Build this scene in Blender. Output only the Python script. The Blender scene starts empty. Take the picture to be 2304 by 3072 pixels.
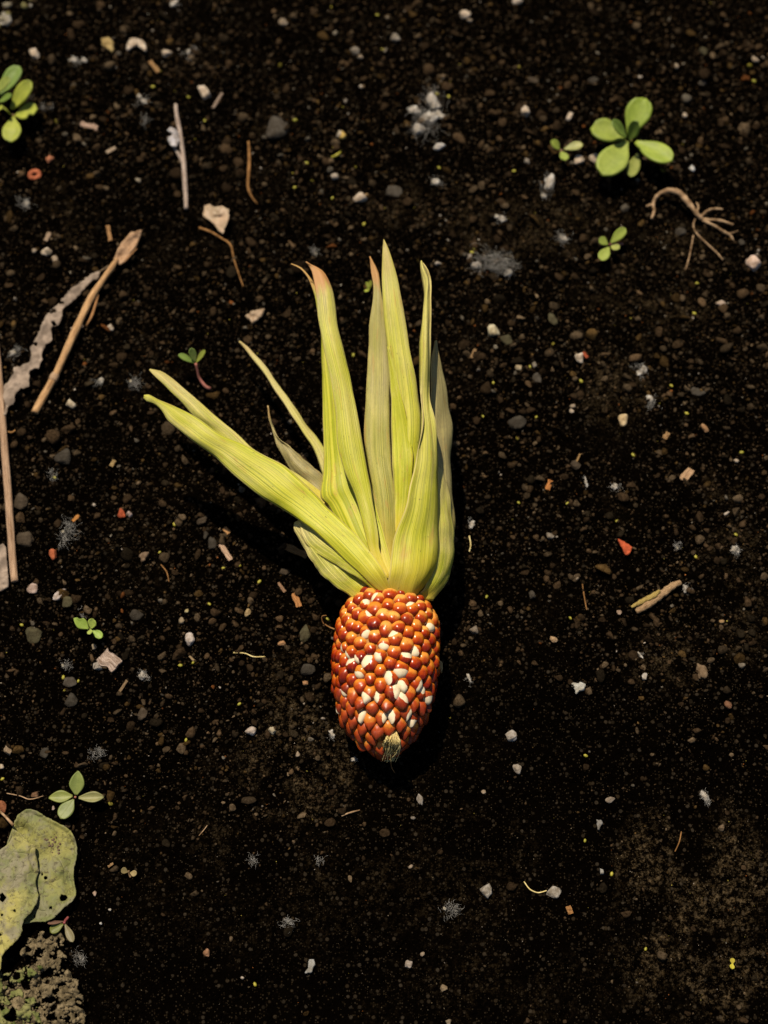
import bpy, bmesh, math, random
import numpy as np
from mathutils import Vector, Matrix, noise as mnoise

rnd = random.Random(7)
nrng = np.random.default_rng(11)
scene = bpy.context.scene
COL = scene.collection

# ------------------------------------------------------------------ camera
D = 0.525
TILT = math.radians(22)
LENS, SW, SH = 50.0, 27.0, 36.0
cam_d = bpy.data.cameras.new('camera')
cam_d.sensor_fit = 'VERTICAL'; cam_d.sensor_height = SH; cam_d.sensor_width = SW; cam_d.lens = LENS
cam_d.clip_start = 0.01; cam_d.clip_end = 500
cam_d.dof.use_dof = True; cam_d.dof.focus_distance = 0.478; cam_d.dof.aperture_fstop = 8.0
cam = bpy.data.objects.new('camera', cam_d); COL.objects.link(cam)
CAM = Vector((0, -D*math.sin(TILT), D*math.cos(TILT)))
cam.location = CAM; cam.rotation_euler = (TILT, 0, 0)
scene.camera = cam

# ------------------------------------------------------------------ light
SUN = Vector((-0.17, 0.38, 0.91)).normalized()        # direction to the sun
elev = math.asin(SUN.z); azim = math.atan2(SUN.x, SUN.y)
w = bpy.data.worlds.new('World'); scene.world = w; w.use_nodes = True
nt = w.node_tree; nt.nodes.clear()
sky = nt.nodes.new('ShaderNodeTexSky'); sky.sky_type = 'NISHITA'; sky.sun_disc = False
sky.sun_elevation = elev; sky.sun_rotation = azim
bg = nt.nodes.new('ShaderNodeBackground'); bg.inputs[1].default_value = 0.05
out = nt.nodes.new('ShaderNodeOutputWorld')
nt.links.new(sky.outputs[0], bg.inputs[0]); nt.links.new(bg.outputs[0], out.inputs[0])
sd = bpy.data.lights.new('sun', 'SUN'); sd.energy = 4.8; sd.angle = math.radians(0.6); sd.color = (1.0, 0.88, 0.70)
so = bpy.data.objects.new('sun', sd); COL.objects.link(so)
so.rotation_euler = SUN.to_track_quat('Z', 'Y').to_euler(); so.location = SUN*3
vs = scene.view_settings
vs.view_transform = 'Standard'; vs.look = 'None'; vs.exposure = 0.45; vs.gamma = 1.0; vs.use_curve_mapping = False
scene.cycles.use_denoising = True

# ------------------------------------------------------------------ numpy value noise and ground height
def vnoise(x, y, seed=0):
    xi = np.floor(x).astype(np.int64); yi = np.floor(y).astype(np.int64)
    fx = x-xi; fy = y-yi; fx = fx*fx*(3-2*fx); fy = fy*fy*(3-2*fy)
    def h(a, b):
        n = (a*374761393 + b*668265263 + seed*974711) & 0xffffffff
        n = ((n ^ (n >> 13))*1274126177) & 0xffffffff
        return ((n ^ (n >> 16)) & 0xffff)/65535.0
    a = h(xi, yi); b = h(xi+1, yi); c = h(xi, yi+1); d = h(xi+1, yi+1)
    return (a+(b-a)*fx)*(1-fy)+(c+(d-c)*fx)*fy
def fbm(x, y, seed=0, o=4):
    s = 0; a = 0.5; t = 0
    for i in range(o):
        s = s+a*vnoise(x*2**i+i*17.3, y*2**i-i*9.1, seed+i); t += a; a *= 0.55
    return s/t
def axis(a, b, step, far):
    core = np.arange(a, b+step/2, step)
    g = []; d = step; p = 0
    while p < far: d *= 1.35; p += d; g.append(p)
    g = np.array(g)
    return np.concatenate([(a-g)[::-1], core, b+g])
GX = axis(-0.24, 0.24, 0.00115, 40); GY = axis(-0.26, 0.33, 0.00115, 40)
gx, gy = np.meshgrid(GX, GY)
core_mask = np.clip(1.5-np.hypot(gx/0.5, gy/0.5), 0, 1)
GZ = 0.0075*(fbm(gx*18, gy*18, 3, 3)-0.5) + 0.0035*(fbm(gx*75, gy*75, 5, 3)-0.5) + 0.0022*(fbm(gx*330, gy*330, 8, 2)-0.5)
GZ *= np.where(core_mask > 0, 1, 0.6)
def gz(x, y):
    i = np.clip(np.searchsorted(GX, x)-1, 0, len(GX)-2); j = np.clip(np.searchsorted(GY, y)-1, 0, len(GY)-2)
    u = (x-GX[i])/(GX[i+1]-GX[i]); v = (y-GY[j])/(GY[j+1]-GY[j])
    return (GZ[j, i]*(1-u)+GZ[j, i+1]*u)*(1-v)+(GZ[j+1, i]*(1-u)+GZ[j+1, i+1]*u)*v

cT, sT = math.cos(TILT), math.sin(TILT)
def ray(px, py):
    x = (px-1152)/2304*SW; y = -(py-1536)/2304*SW; z = -LENS
    return Vector((x, y*cT-z*sT, y*sT+z*cT))
def Z(px, py, h):                                       # photograph pixel at an absolute height
    d = ray(px, py); t = (h-CAM.z)/d.z
    return CAM+d*t
def G(px, py, h=0.0):                                   # photograph pixel at a height above the soil
    z = h
    for _ in range(4):
        p = Z(px, py, z); z = float(gz(p.x, p.y))+h
    return Z(px, py, z)
def mpp(p): return ((Vector(p)-CAM).dot(Vector((0, sT, -cT))))*SW/LENS/2304
def proj(p):
    v = Vector(p)-CAM
    xc = v.x; yc = v.y*cT+v.z*sT; zc = -v.y*sT+v.z*cT
    k = LENS/(-zc)/SW*2304
    return 1152+xc*k, 1536-yc*k

# ------------------------------------------------------------------ helpers
def prop(o, label=None, cat=None, group=None, kind=None):
    if label: o['label'] = label
    if cat: o['category'] = cat
    if group: o['group'] = group
    if kind: o['kind'] = kind
    return o
def obj(name, me, mat=None, parent=None, smooth=True):
    if mat and not me.materials: me.materials.append(mat)
    if smooth:
        me.polygons.foreach_set('use_smooth', [True]*len(me.polygons))
    o = bpy.data.objects.new(name, me); COL.objects.link(o)
    if parent:
        o.parent = parent
        o.matrix_parent_inverse = Matrix.Translation(-parent.location)
    return o
def empty(name, loc):
    o = bpy.data.objects.new(name, None); o.location = loc; o.empty_display_size = 0.01; COL.objects.link(o); return o
def mesh(name, v, f):
    me = bpy.data.meshes.new(name); me.from_pydata([tuple(a) for a in v], [], f); me.update(); return me
def catmull(pts, n):
    pts = [np.array(p, float) for p in pts]
    d = [0]
    for a, b in zip(pts, pts[1:]): d.append(d[-1]+max(1e-9, np.linalg.norm((b-a)[:3])))
    d = np.array(d)/d[-1]
    P = np.array(pts); out = []
    for t in np.linspace(0, 1, n):
        i = min(max(np.searchsorted(d, t)-1, 0), len(P)-2)
        p0 = P[max(i-1, 0)]; p1 = P[i]; p2 = P[i+1]; p3 = P[min(i+2, len(P)-1)]
        u = (t-d[i])/(d[i+1]-d[i])
        m1 = (p2-p0)/max(d[i+1]-d[max(i-1, 0)], 1e-9)*(d[i+1]-d[i]); m2 = (p3-p1)/max(d[min(i+2, len(P)-1)]-d[i], 1e-9)*(d[i+1]-d[i])
        u2 = u*u; u3 = u2*u
        out.append((2*u3-3*u2+1)*p1+(u3-2*u2+u)*m1+(-2*u3+3*u2)*p2+(u3-u2)*m2)
    return np.array(out)
def tube(name, pts, radii, n=24, sides=8, rough=0.0, seed=0, flat=1.0, local=None):
    """tapered tube with rounded uneven ends; pts world, radii metres"""
    P = catmull([list(p)+[r] for p, r in zip(pts, radii)], n)
    v = []; f = []; uv = []
    for i in range(n):
        c = Vector(P[i][:3]); r = max(P[i][3], 1e-5)
        t = (Vector(P[min(i+1, n-1)][:3])-Vector(P[max(i-1, 0)][:3])).normalized()
        s = t.cross(Vector((0, 0, 1)))
        if s.length < 1e-4: s = Vector((1, 0, 0))
        s.normalize(); u = s.cross(t)
        for k in range(sides):
            a = 2*math.pi*k/sides
            q = r*(1+rough*(mnoise.noise(Vector((i*0.35+seed*7, math.cos(a)*1.3, math.sin(a)*1.3+seed)))))
            v.append(c+s*math.cos(a)*q+u*math.sin(a)*q*flat)
    for i in range(n-1):
        for k in range(sides):
            a = i*sides+k; b = i*sides+(k+1) % sides
            f.append((a, b, b+sides, a+sides))
    v.append(Vector(P[0][:3])); f += [(len(v)-1, (k+1) % sides, k) for k in range(sides)]
    v.append(Vector(P[-1][:3])); o = (n-1)*sides
    f += [(len(v)-1, o+k, o+(k+1) % sides) for k in range(sides)]
    if local is not None: v = [Vector(a)-Vector(local) for a in v]
    return mesh(name, v, f)

# ------------------------------------------------------------------ materials
def new_mat(name):
    m = bpy.data.materials.new(name); m.use_nodes = True
    n = m.node_tree; n.nodes.clear()
    o = n.nodes.new('ShaderNodeOutputMaterial'); b = n.nodes.new('ShaderNodeBsdfPrincipled')
    n.links.new(b.outputs[0], o.inputs[0])
    return m, n, b, o
class NB:
    def __init__(s, n): s.n = n
    def add(s, t, **k):
        x = s.n.nodes.new('ShaderNode'+t)
        for a, b in k.items(): setattr(x, a, b)
        return x
    def link(s, a, b): s.n.links.new(a, b)
    def put(s, sock, v):
        if isinstance(v, bpy.types.NodeSocket): s.link(v, sock)
        else: sock.default_value = v
    def math(s, op, a, b=0.0, c=None):
        x = s.add('Math', operation=op); s.put(x.inputs[0], a); s.put(x.inputs[1], b)
        if c is not None: s.put(x.inputs[2], c)
        return x.outputs[0]
    def mix(s, f, a, b, mode='MIX'):
        x = s.add('Mix', data_type='RGBA', blend_type=mode)
        s.put(x.inputs[0], f)
        for q, vv in ((6, a), (7, b)):
            if isinstance(vv, tuple) and len(vv) == 3: vv = vv+(1,)
            s.put(x.inputs[q], vv)
        return x.outputs[2]
    def noise(s, vec, scale, detail=3, rough=0.55, dist=0.0):
        x = s.add('TexNoise'); x.inputs['Scale'].default_value = scale; x.inputs['Detail'].default_value = detail
        x.inputs['Roughness'].default_value = rough; x.inputs['Distortion'].default_value = dist
        if vec is not None: s.link(vec, x.inputs['Vector'])
        return x.outputs['Fac']
    def vor(s, vec, scale, feature='F1'):
        x = s.add('TexVoronoi', feature=feature); x.inputs['Scale'].default_value = scale
        s.link(vec, x.inputs['Vector']); return x
    def ss(s, v, lo, hi):
        x = s.add('MapRange', interpolation_type='SMOOTHSTEP'); s.put(x.inputs[0], v)
        s.put(x.inputs[1], lo); s.put(x.inputs[2], hi); return x.outputs[0]
    def scalev(s, vec, sc):
        x = s.add('Mapping'); x.inputs['Scale'].default_value = sc; s.link(vec, x.inputs[0]); return x.outputs[0]
    def bump(s, h, strength, dist, normal=None):
        x = s.add('Bump'); x.inputs['Strength'].default_value = strength; x.inputs['Distance'].default_value = dist
        s.link(h, x.inputs['Height'])
        if normal: s.link(normal, x.inputs['Normal'])
        return x.outputs[0]
    def sep(s, c):
        x = s.add('SeparateColor'); s.link(c, x.inputs[0]); return x.outputs

def m_soil():
    m, n, b, o = new_mat('soil'); q = NB(n)
    co = q.add('NewGeometry').outputs['Position']
    dust = q.add('Attribute', attribute_name='dust').outputs['Fac']
    fine = q.vor(co, 1500); mid = q.vor(co, 620)
    fr = q.sep(fine.outputs['Color']); mr = q.sep(mid.outputs['Color'])
    pick_f = q.ss(fr[0], 0.72, 1.0); pick_m = q.ss(mr[1], 0.80, 1.0)
    body_f = q.ss(fine.outputs['Distance'], 0.55, 0.25); body_m = q.ss(mid.outputs['Distance'], 0.5, 0.3)
    f1 = q.math('MULTIPLY', pick_f, body_f); f2 = q.math('MULTIPLY', pick_m, body_m)
    base = q.mix(q.noise(co, 60, 4), (0.0004, 0.00026, 0.00014), (0.0011, 0.0007, 0.0004))
    c = q.mix(q.math('MULTIPLY', f2, 0.55), base, q.mix(mr[2], (0.026, 0.018, 0.010), (0.042, 0.033, 0.023)))
    c = q.mix(q.math('MULTIPLY', f1, 0.4), c, q.mix(fr[2], (0.03, 0.02, 0.01), (0.05, 0.039, 0.026)))
    grit = q.noise(co, 1100, 3, 0.7)
    gr2 = q.noise(co, 420, 7, 0.78)
    dm = q.math('MULTIPLY', dust, q.math('MULTIPLY', q.ss(gr2, 0.47, 0.62), q.ss(grit, 0.36, 0.62)))
    c = q.mix(q.math('MULTIPLY', dm, 1.0), c, q.mix(fr[1], (0.042, 0.027, 0.012), (0.075, 0.054, 0.030)))
    q.link(c, b.inputs['Base Color']); b.inputs['Roughness'].default_value = 0.95; b.inputs['Specular IOR Level'].default_value = 0.0
    h = q.math('ADD', q.math('MULTIPLY', body_m, 0.8), q.math('MULTIPLY', body_f, 0.4))
    h = q.math('ADD', h, q.math('MULTIPLY', grit, 0.8))
    q.link(q.bump(h, 0.7, 0.0006), b.inputs['Normal'])
    return m
def m_grain():
    m, n, b, o = new_mat('soil_crumb'); q = NB(n)
    co = q.add('NewGeometry').outputs['Position']
    c = q.add('Attribute', attribute_name='tint').outputs['Color']
    t = q.noise(co, 1300, 3, 0.7)
    c = q.mix(q.ss(t, 0.3, 0.72), q.mix(1.0, c, (0.35, 0.33, 0.3), 'MULTIPLY'), c)
    q.link(c, b.inputs['Base Color']); b.inputs['Roughness'].default_value = 0.9; b.inputs['Specular IOR Level'].default_value = 0.02
    q.link(q.bump(t, 0.6, 0.0004), b.inputs['Normal'])
    return m
def m_stone():
    """tinted by the object's own colour, mottled"""
    m, n, b, o = new_mat('stone'); q = NB(n)
    co = q.add('TexCoord').outputs['Object']; c = q.add('ObjectInfo').outputs['Color']
    t = q.noise(co, 420, 4, 0.65); t2 = q.noise(co, 1500, 3, 0.7)
    c = q.mix(q.ss(t, 0.35, 0.7), q.mix(1.0, c, (0.5, 0.45, 0.38), 'MULTIPLY'), c)
    c = q.mix(q.math('MULTIPLY', q.ss(t2, 0.6, 0.72), 0.65), c, (0.02, 0.014, 0.009))
    q.link(c, b.inputs['Base Color']); b.inputs['Roughness'].default_value = 0.85; b.inputs['Specular IOR Level'].default_value = 0.2
    q.link(q.bump(q.math('ADD', t, t2), 0.6, 0.0005), b.inputs['Normal'])
    return m
def m_wood():
    m, n, b, o = new_mat('dry_wood'); q = NB(n)
    co = q.add('TexCoord').outputs['UV']; c = q.add('ObjectInfo').outputs['Color']
    g = q.noise(q.scalev(co, (2.2, 34, 1)), 1.0, 5, 0.65); s = q.noise(q.scalev(co, (9, 9, 1)), 1.0, 4, 0.7)
    cc = q.mix(q.ss(g, 0.38, 0.62), q.mix(1.0, c, (0.34, 0.27, 0.2), 'MULTIPLY'), c)
    cc = q.mix(q.math('MULTIPLY', q.ss(s, 0.5, 0.68), 0.7), cc, q.mix(1.0, c, (0.4, 0.38, 0.4), 'MULTIPLY'))
    q.link(cc, b.inputs['Base Color']); b.inputs['Roughness'].default_value = 0.8; b.inputs['Specular IOR Level'].default_value = 0.2
    q.link(q.bump(g, 0.6, 0.0004), b.inputs['Normal'])
    return m
def translucent(m, n, b, o, q, color, amt):
    t = q.add('BsdfTranslucent'); q.put(t.inputs[0], color)
    x = q.add('MixShader'); x.inputs[0].default_value = amt
    q.link(b.outputs[0], x.inputs[1]); q.link(t.outputs[0], x.inputs[2]); q.link(x.outputs[0], o.inputs[0])
def m_husk():
    """uv: x across 0..1, y from base 0 to tip 1; object colour = (dryness, brown tip, seed)"""
    m, n, b, o = new_mat('corn_husk'); q = NB(n)
    uv = q.add('TexCoord').outputs['UV']; oi = q.add('ObjectInfo'); oc = q.sep(oi.outputs['Color']); al = oi.outputs['Alpha']
    xy = q.add('SeparateXYZ'); q.link(uv, xy.inputs[0]); u, v = xy.outputs[0], xy.outputs[1]
    off = q.add('CombineXYZ'); q.link(q.math('MULTIPLY', oc[2], 37.0), off.inputs[0]); q.link(q.math('MULTIPLY', oc[2], 11.0), off.inputs[1])
    va = q.add('VectorMath', operation='ADD'); q.link(uv, va.inputs[0]); q.link(off.outputs[0], va.inputs[1]); p = va.outputs[0]
    vein = q.noise(q.scalev(p, (36, 0.5, 1)), 1.0, 1, 0.5)
    vein2 = q.noise(q.scalev(p, (85, 1.0, 1)), 1.0, 2, 0.5)
    blot = q.noise(q.scalev(p, (2.4, 3.5, 1)), 1.0, 4, 0.6)
    fleck = q.noise(q.scalev(p, (55, 60, 1)), 1.0, 3, 0.7)
    # green near the base, straw and grey further out
    along = q.math('ADD', q.math('MULTIPLY', v, 0.8), q.math('MULTIPLY', q.math('SUBTRACT', blot, 0.5), 1.7))
    dry = q.math('ADD', q.math('MULTIPLY', along, 0.55), q.math('SUBTRACT', oc[0], 0.35))
    dry = q.ss(dry, -0.1, 0.62)
    lime = q.mix(q.ss(vein, 0.36, 0.62), (0.30, 0.335, 0.004), (0.55, 0.53, 0.03))
    straw = q.mix(q.ss(vein, 0.38, 0.60), (0.33, 0.275, 0.13), (0.66, 0.56, 0.22))
    c = q.mix(dry, lime, straw)
    gr = q.math('SUBTRACT', 1.0, al)  # greys the dried leaves; on the olive leaf it paints in shade
    c = q.mix(gr, c, q.mix(q.ss(vein, 0.38, 0.62), (0.115, 0.10, 0.04), (0.28, 0.245, 0.095)))
    base_y = q.ss(v, 0.2, 0.0)
    c = q.mix(q.math('MULTIPLY', base_y, 0.6), c, (0.66, 0.45, 0.04))
    c = q.mix(q.math('MULTIPLY', q.ss(vein2, 0.5, 0.75), 0.35), c, (0.66, 0.60, 0.26))
    line = q.noise(q.scalev(p, (150, 1.6, 1)), 1.0, 2, 0.5)
    c = q.mix(q.math('MULTIPLY', q.ss(line, 0.52, 0.7), 0.4), c, q.mix(dry, (0.20, 0.22, 0.01), (0.22, 0.165, 0.07)))
    cloud = q.noise(q.scalev(p, (3.5, 9, 1)), 1.0, 5, 0.65)
    c = q.mix(q.math('MULTIPLY', q.ss(cloud, 0.5, 0.72), 0.3), c, (0.68, 0.57, 0.18))
    c = q.mix(q.math('MULTIPLY', q.ss(cloud, 0.5, 0.3), 0.35), c, q.mix(1.0, c, (0.6, 0.62, 0.5), 'MULTIPLY'))
    c = q.mix(q.math('MULTIPLY', q.ss(fleck, 0.50, 0.66), q.math('MULTIPLY', dry, 0.6)), c, (0.16, 0.13, 0.08))
    spot = q.noise(q.scalev(p, (26, 60, 1)), 1.0, 2, 0.5)
    c = q.mix(q.math('MULTIPLY', q.ss(spot, 0.68, 0.74), 0.8), c, (0.06, 0.04, 0.015))
    rust = q.noise(q.scalev(p, (5, 9, 1)), 1.0, 3, 0.6)
    c = q.mix(q.math('MULTIPLY', q.ss(rust, 0.57, 0.72), 0.5), c, (0.42, 0.22, 0.05))
    edge = q.math('ABSOLUTE', q.math('SUBTRACT', u, 0.5))
    c = q.mix(q.math('MULTIPLY', q.ss(edge, 0.455, 0.5), 0.6), c, (0.66, 0.52, 0.22))
    tip = q.math('MULTIPLY', q.ss(q.math('ADD', v, q.math('MULTIPLY', q.math('SUBTRACT', blot, 0.5), 0.12)), 0.87, 0.93), oc[1])
    c = q.mix(tip, c, q.mix(vein2, (0.34, 0.14, 0.04), (0.60, 0.34, 0.13)))
    q.link(c, b.inputs['Base Color']); b.inputs['Roughness'].default_value = 0.48; b.inputs['Specular IOR Level'].default_value = 0.32
    h = q.math('ADD', vein, q.math('MULTIPLY', vein2, 0.5))
    q.link(q.bump(h, 0.32, 0.0005), b.inputs['Normal'])
    translucent(m, n, b, o, q, c, 0.22)
    return m
def m_kernel():
    """object colour = (redness, paleness, random); custom patch plane for the torn seed coat"""
    m, n, b, o = new_mat('corn_kernel'); q = NB(n)
    tc = q.add('TexCoord'); co = tc.outputs['Object']; oc = q.sep(q.add('ObjectInfo').outputs['Color'])
    xy = q.add('SeparateXYZ'); q.link(co, xy.inputs[0]); y = q.math('MULTIPLY', xy.outputs[1], 1/0.0021)
    off = q.add('CombineXYZ'); q.link(oc[2], off.inputs[0]); q.link(oc[2], off.inputs[2])
    va = q.add('VectorMath', operation='ADD'); q.link(co, va.inputs[0]); q.link(off.outputs[0], va.inputs[1]); p = va.outputs[0]
    nz = q.noise(p, 380, 4, 0.6)
    g = q.math('ADD', q.math('MULTIPLY', y, 1.55), q.math('MULTIPLY', q.math('SUBTRACT', nz, 0.5), 2.2))
    g = q.math('ADD', g, q.math('MULTIPLY', q.math('SUBTRACT', oc[0], 0.5), 2.0))
    pale = q.mix(oc[1], (0.56, 0.165, 0.007), (0.70, 0.38, 0.08))
    mid = (0.33, 0.036, 0.0012); red = (0.16, 0.008, 0.0015); deep = (0.05, 0.003, 0.0015)
    c = q.mix(q.ss(g, -1.3, -0.2), pale, mid); c = q.mix(q.ss(g, -0.1, 0.7), c, red); c = q.mix(q.ss(g, 0.8, 1.7), c, deep)
    streak = q.noise(q.scalev(p, (1500, 320, 700)), 1.0, 3, 0.6)
    c = q.mix(q.math('MULTIPLY', q.ss(streak, 0.5, 0.75), 0.3), c, (0.36, 0.10, 0.012))
    stain = q.noise(p, 800, 3, 0.6)
    c = q.mix(q.math('MULTIPLY', q.ss(stain, 0.58, 0.72), 0.45), c, (0.06, 0.006, 0.002))
    dull = q.add('Attribute', attribute_type='OBJECT', attribute_name='dull').outputs['Fac']
    c = q.mix(q.math('MULTIPLY', dull, 0.3), c, (0.27, 0.06, 0.008))
    pd = q.add('Attribute', attribute_type='OBJECT', attribute_name='patch_dir')
    po = q.add('Attribute', attribute_type='OBJECT', attribute_name='patch_off')
    dt = q.add('VectorMath', operation='DOT_PRODUCT'); q.link(co, dt.inputs[0]); q.link(pd.outputs['Vector'], dt.inputs[1])
    d = q.math('ADD', q.math('MULTIPLY', dt.outputs['Value'], 1/0.0021), q.math('MULTIPLY', q.math('SUBTRACT', nz, 0.5), 0.5))
    msk = q.ss(q.math('SUBTRACT', d, po.outputs['Fac']), 0.0, 0.04)
    flour = q.mix(q.noise(p, 900, 3, 0.6), (0.56, 0.44, 0.25), (0.74, 0.64, 0.47))
    c = q.mix(msk, c, flour)
    q.link(c, b.inputs['Base Color'])
    q.link(q.math('ADD', q.math('MULTIPLY', msk, 0.3), q.math('ADD', q.math('ADD', 0.2, q.math('MULTIPLY', nz, 0.08)), q.math('MULTIPLY', dull, 0.2))), b.inputs['Roughness'])
    b.inputs['Specular IOR Level'].default_value = 0.36
    b.inputs['Subsurface Weight'].default_value = 0.06; b.inputs['Subsurface Radius'].default_value = (0.8, 0.3, 0.1); b.inputs['Subsurface Scale'].default_value = 0.001
    hh = q.math('ADD', q.math('MULTIPLY', msk, -0.7), q.math('MULTIPLY', nz, 0.35))
    q.link(q.bump(hh, 0.35, 0.0004), b.inputs['Normal'])
    return m
def m_plain(name, ca, cb, scale, rough=0.7, spec=0.3, transl=0.0, bump=0.4, dark=None):
    m, n, b, o = new_mat(name); q = NB(n)
    co = q.add('NewGeometry').outputs['Position']
    t = q.noise(co, scale, 4, 0.6); c = q.mix(q.ss(t, 0.32, 0.68), ca, cb)
    if dark:
        t2 = q.noise(co, scale*2.3, 4, 0.7); c = q.mix(q.math('MULTIPLY', q.ss(t2, dark[1], dark[1]+0.1), 0.85), c, dark[0])
        t = q.math('ADD', t, t2)
    q.link(c, b.inputs['Base Color']); b.inputs['Roughness'].default_value = rough; b.inputs['Specular IOR Level'].default_value = spec
    q.link(q.bump(t, bump, 0.0004), b.inputs['Normal'])
    if transl: translucent(m, n, b, o, q, c, transl)
    return m
def m_tint(name, rough=0.6, spec=0.3, transl=0.2, amount=0.6):
    """object colour with soft mottling and a pale midrib along uv"""
    m, n, b, o = new_mat(name); q = NB(n)
    co = q.add('NewGeometry').outputs['Position']; c = q.add('ObjectInfo').outputs['Color']
    uv = q.add('TexCoord').outputs['UV']; xy = q.add('SeparateXYZ'); q.link(uv, xy.inputs[0])
    t = q.noise(co, 260, 4, 0.6); t2 = q.noise(co, 900, 3, 0.7)
    cc = q.mix(q.ss(t, 0.35, 0.7), q.mix(1.0, c, (amount, amount*1.05, amount), 'MULTIPLY'), c)
    rib = q.ss(q.math('ABSOLUTE', q.math('SUBTRACT', xy.outputs[0], 0.5)), 0.045, 0.0)
    cc = q.mix(q.math('MULTIPLY', rib, 0.08), cc, (0.4, 0.4, 0.12))
    cc = q.mix(q.math('MULTIPLY', q.ss(t2, 0.60, 0.72), 0.55), cc, (0.22, 0.16, 0.08))
    q.link(cc, b.inputs['Base Color']); b.inputs['Roughness'].default_value = rough; b.inputs['Specular IOR Level'].default_value = spec
    q.link(q.bump(q.math('SUBTRACT', t, q.math('MULTIPLY', rib, 0.15)), 0.35, 0.0005), b.inputs['Normal'])
    if transl: translucent(m, n, b, o, q, cc, transl)
    return m
def m_dead():
    m, n, b, o = new_mat('withered_leaf'); q = NB(n)
    co = q.add('NewGeometry').outputs['Position']; tone = q.sep(q.add('ObjectInfo').outputs['Color'])
    t = q.noise(co, 55, 4, 0.6); t2 = q.noise(co, 190, 5, 0.65); t3 = q.noise(co, 600, 4, 0.7)
    wv = q.add('TexNoise'); wv.inputs['Scale'].default_value = 160; wv.inputs['Detail'].default_value = 3; q.link(co, wv.inputs['Vector'])
    vs_ = q.add('VectorMath', operation='SCALE'); q.link(wv.outputs['Color'], vs_.inputs[0]); vs_.inputs['Scale'].default_value = 0.007
    vd = q.add('VectorMath', operation='ADD'); q.link(co, vd.inputs[0]); q.link(vs_.outputs[0], vd.inputs[1])
    v = q.vor(vd.outputs[0], 150, 'DISTANCE_TO_EDGE'); wob = v.outputs['Distance']
    c = q.mix(q.ss(t, 0.38, 0.62), (0.13, 0.14, 0.055), (0.30, 0.265, 0.075))
    c = q.mix(q.math('MULTIPLY', q.ss(t2, 0.46, 0.62), 0.9), c, (0.20, 0.175, 0.115))
    c = q.mix(q.math('MULTIPLY', tone[0], 0.5), c, (0.095, 0.115, 0.03))
    c = q.mix(q.math('MULTIPLY', q.ss(t3, 0.53, 0.66), 0.8), c, (0.055, 0.042, 0.022))
    c = q.mix(q.math('MULTIPLY', q.ss(wob, 0.03, 0.0), 0.4), c, (0.06, 0.055, 0.03))
    q.link(c, b.inputs['Base Color']); b.inputs['Roughness'].default_value = 0.7; b.inputs['Specular IOR Level'].default_value = 0.25
    h = q.math('ADD', q.math('MULTIPLY', q.ss(wob, 0.0, 0.1), 0.35), t2)
    q.link(q.bump(h, 0.6, 0.0006), b.inputs['Normal'])
    translucent(m, n, b, o, q, c, 0.12)
    return m
M = dict(soil=m_soil(), grain=m_grain(), stone=m_stone(), wood=m_wood(), husk=m_husk(), kernel=m_kernel(), dead=m_dead(),
         leaf=m_tint('seedling_leaf', 0.5, 0.35, 0.2, 0.75), stem=m_tint('seedling_stem', 0.5, 0.3, 0.0),
         core=m_plain('cob_core', (0.18, 0.06, 0.012), (0.36, 0.17, 0.05), 500, 0.8, 0.15),
         silk=m_plain('dry_silk', (0.55, 0.42, 0.15), (0.78, 0.66, 0.32), 700, 0.55, 0.3, 0.2),
         fluff=m_plain('white_fluff', (0.20, 0.19, 0.17), (0.42, 0.40, 0.37), 700, 0.9, 0.05, 0.3),
         root=m_plain('dry_root', (0.11, 0.062, 0.028), (0.34, 0.225, 0.13), 350, 0.85, 0.15, 0, 0.7),
         fibre=m_plain('brown_fibre', (0.12, 0.055, 0.015), (0.26, 0.13, 0.045), 400, 0.8, 0.15),
         paper=m_plain('grey_papery_husk', (0.14, 0.107, 0.082), (0.31, 0.24, 0.185), 240, 0.85, 0.1, 0.12, 0.6, ((0.07, 0.05, 0.035), 0.63)),
         rot=m_plain('rotten_leaf', (0.06, 0.046, 0.024), (0.17, 0.132, 0.075), 420, 0.9, 0.1, 0.0, 0.9, ((0.02, 0.015, 0.009), 0.55)),
         rotgreen=m_plain('rotten_leaf_green', (0.07, 0.09, 0.02), (0.19, 0.18, 0.07), 300, 0.85, 0.1, 0.1, 0.7, ((0.03, 0.025, 0.012), 0.58)),
         seed=m_plain('yellow_seed', (0.15, 0.145, 0.010), (0.30, 0.255, 0.03), 900, 0.5, 0.3))

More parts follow.
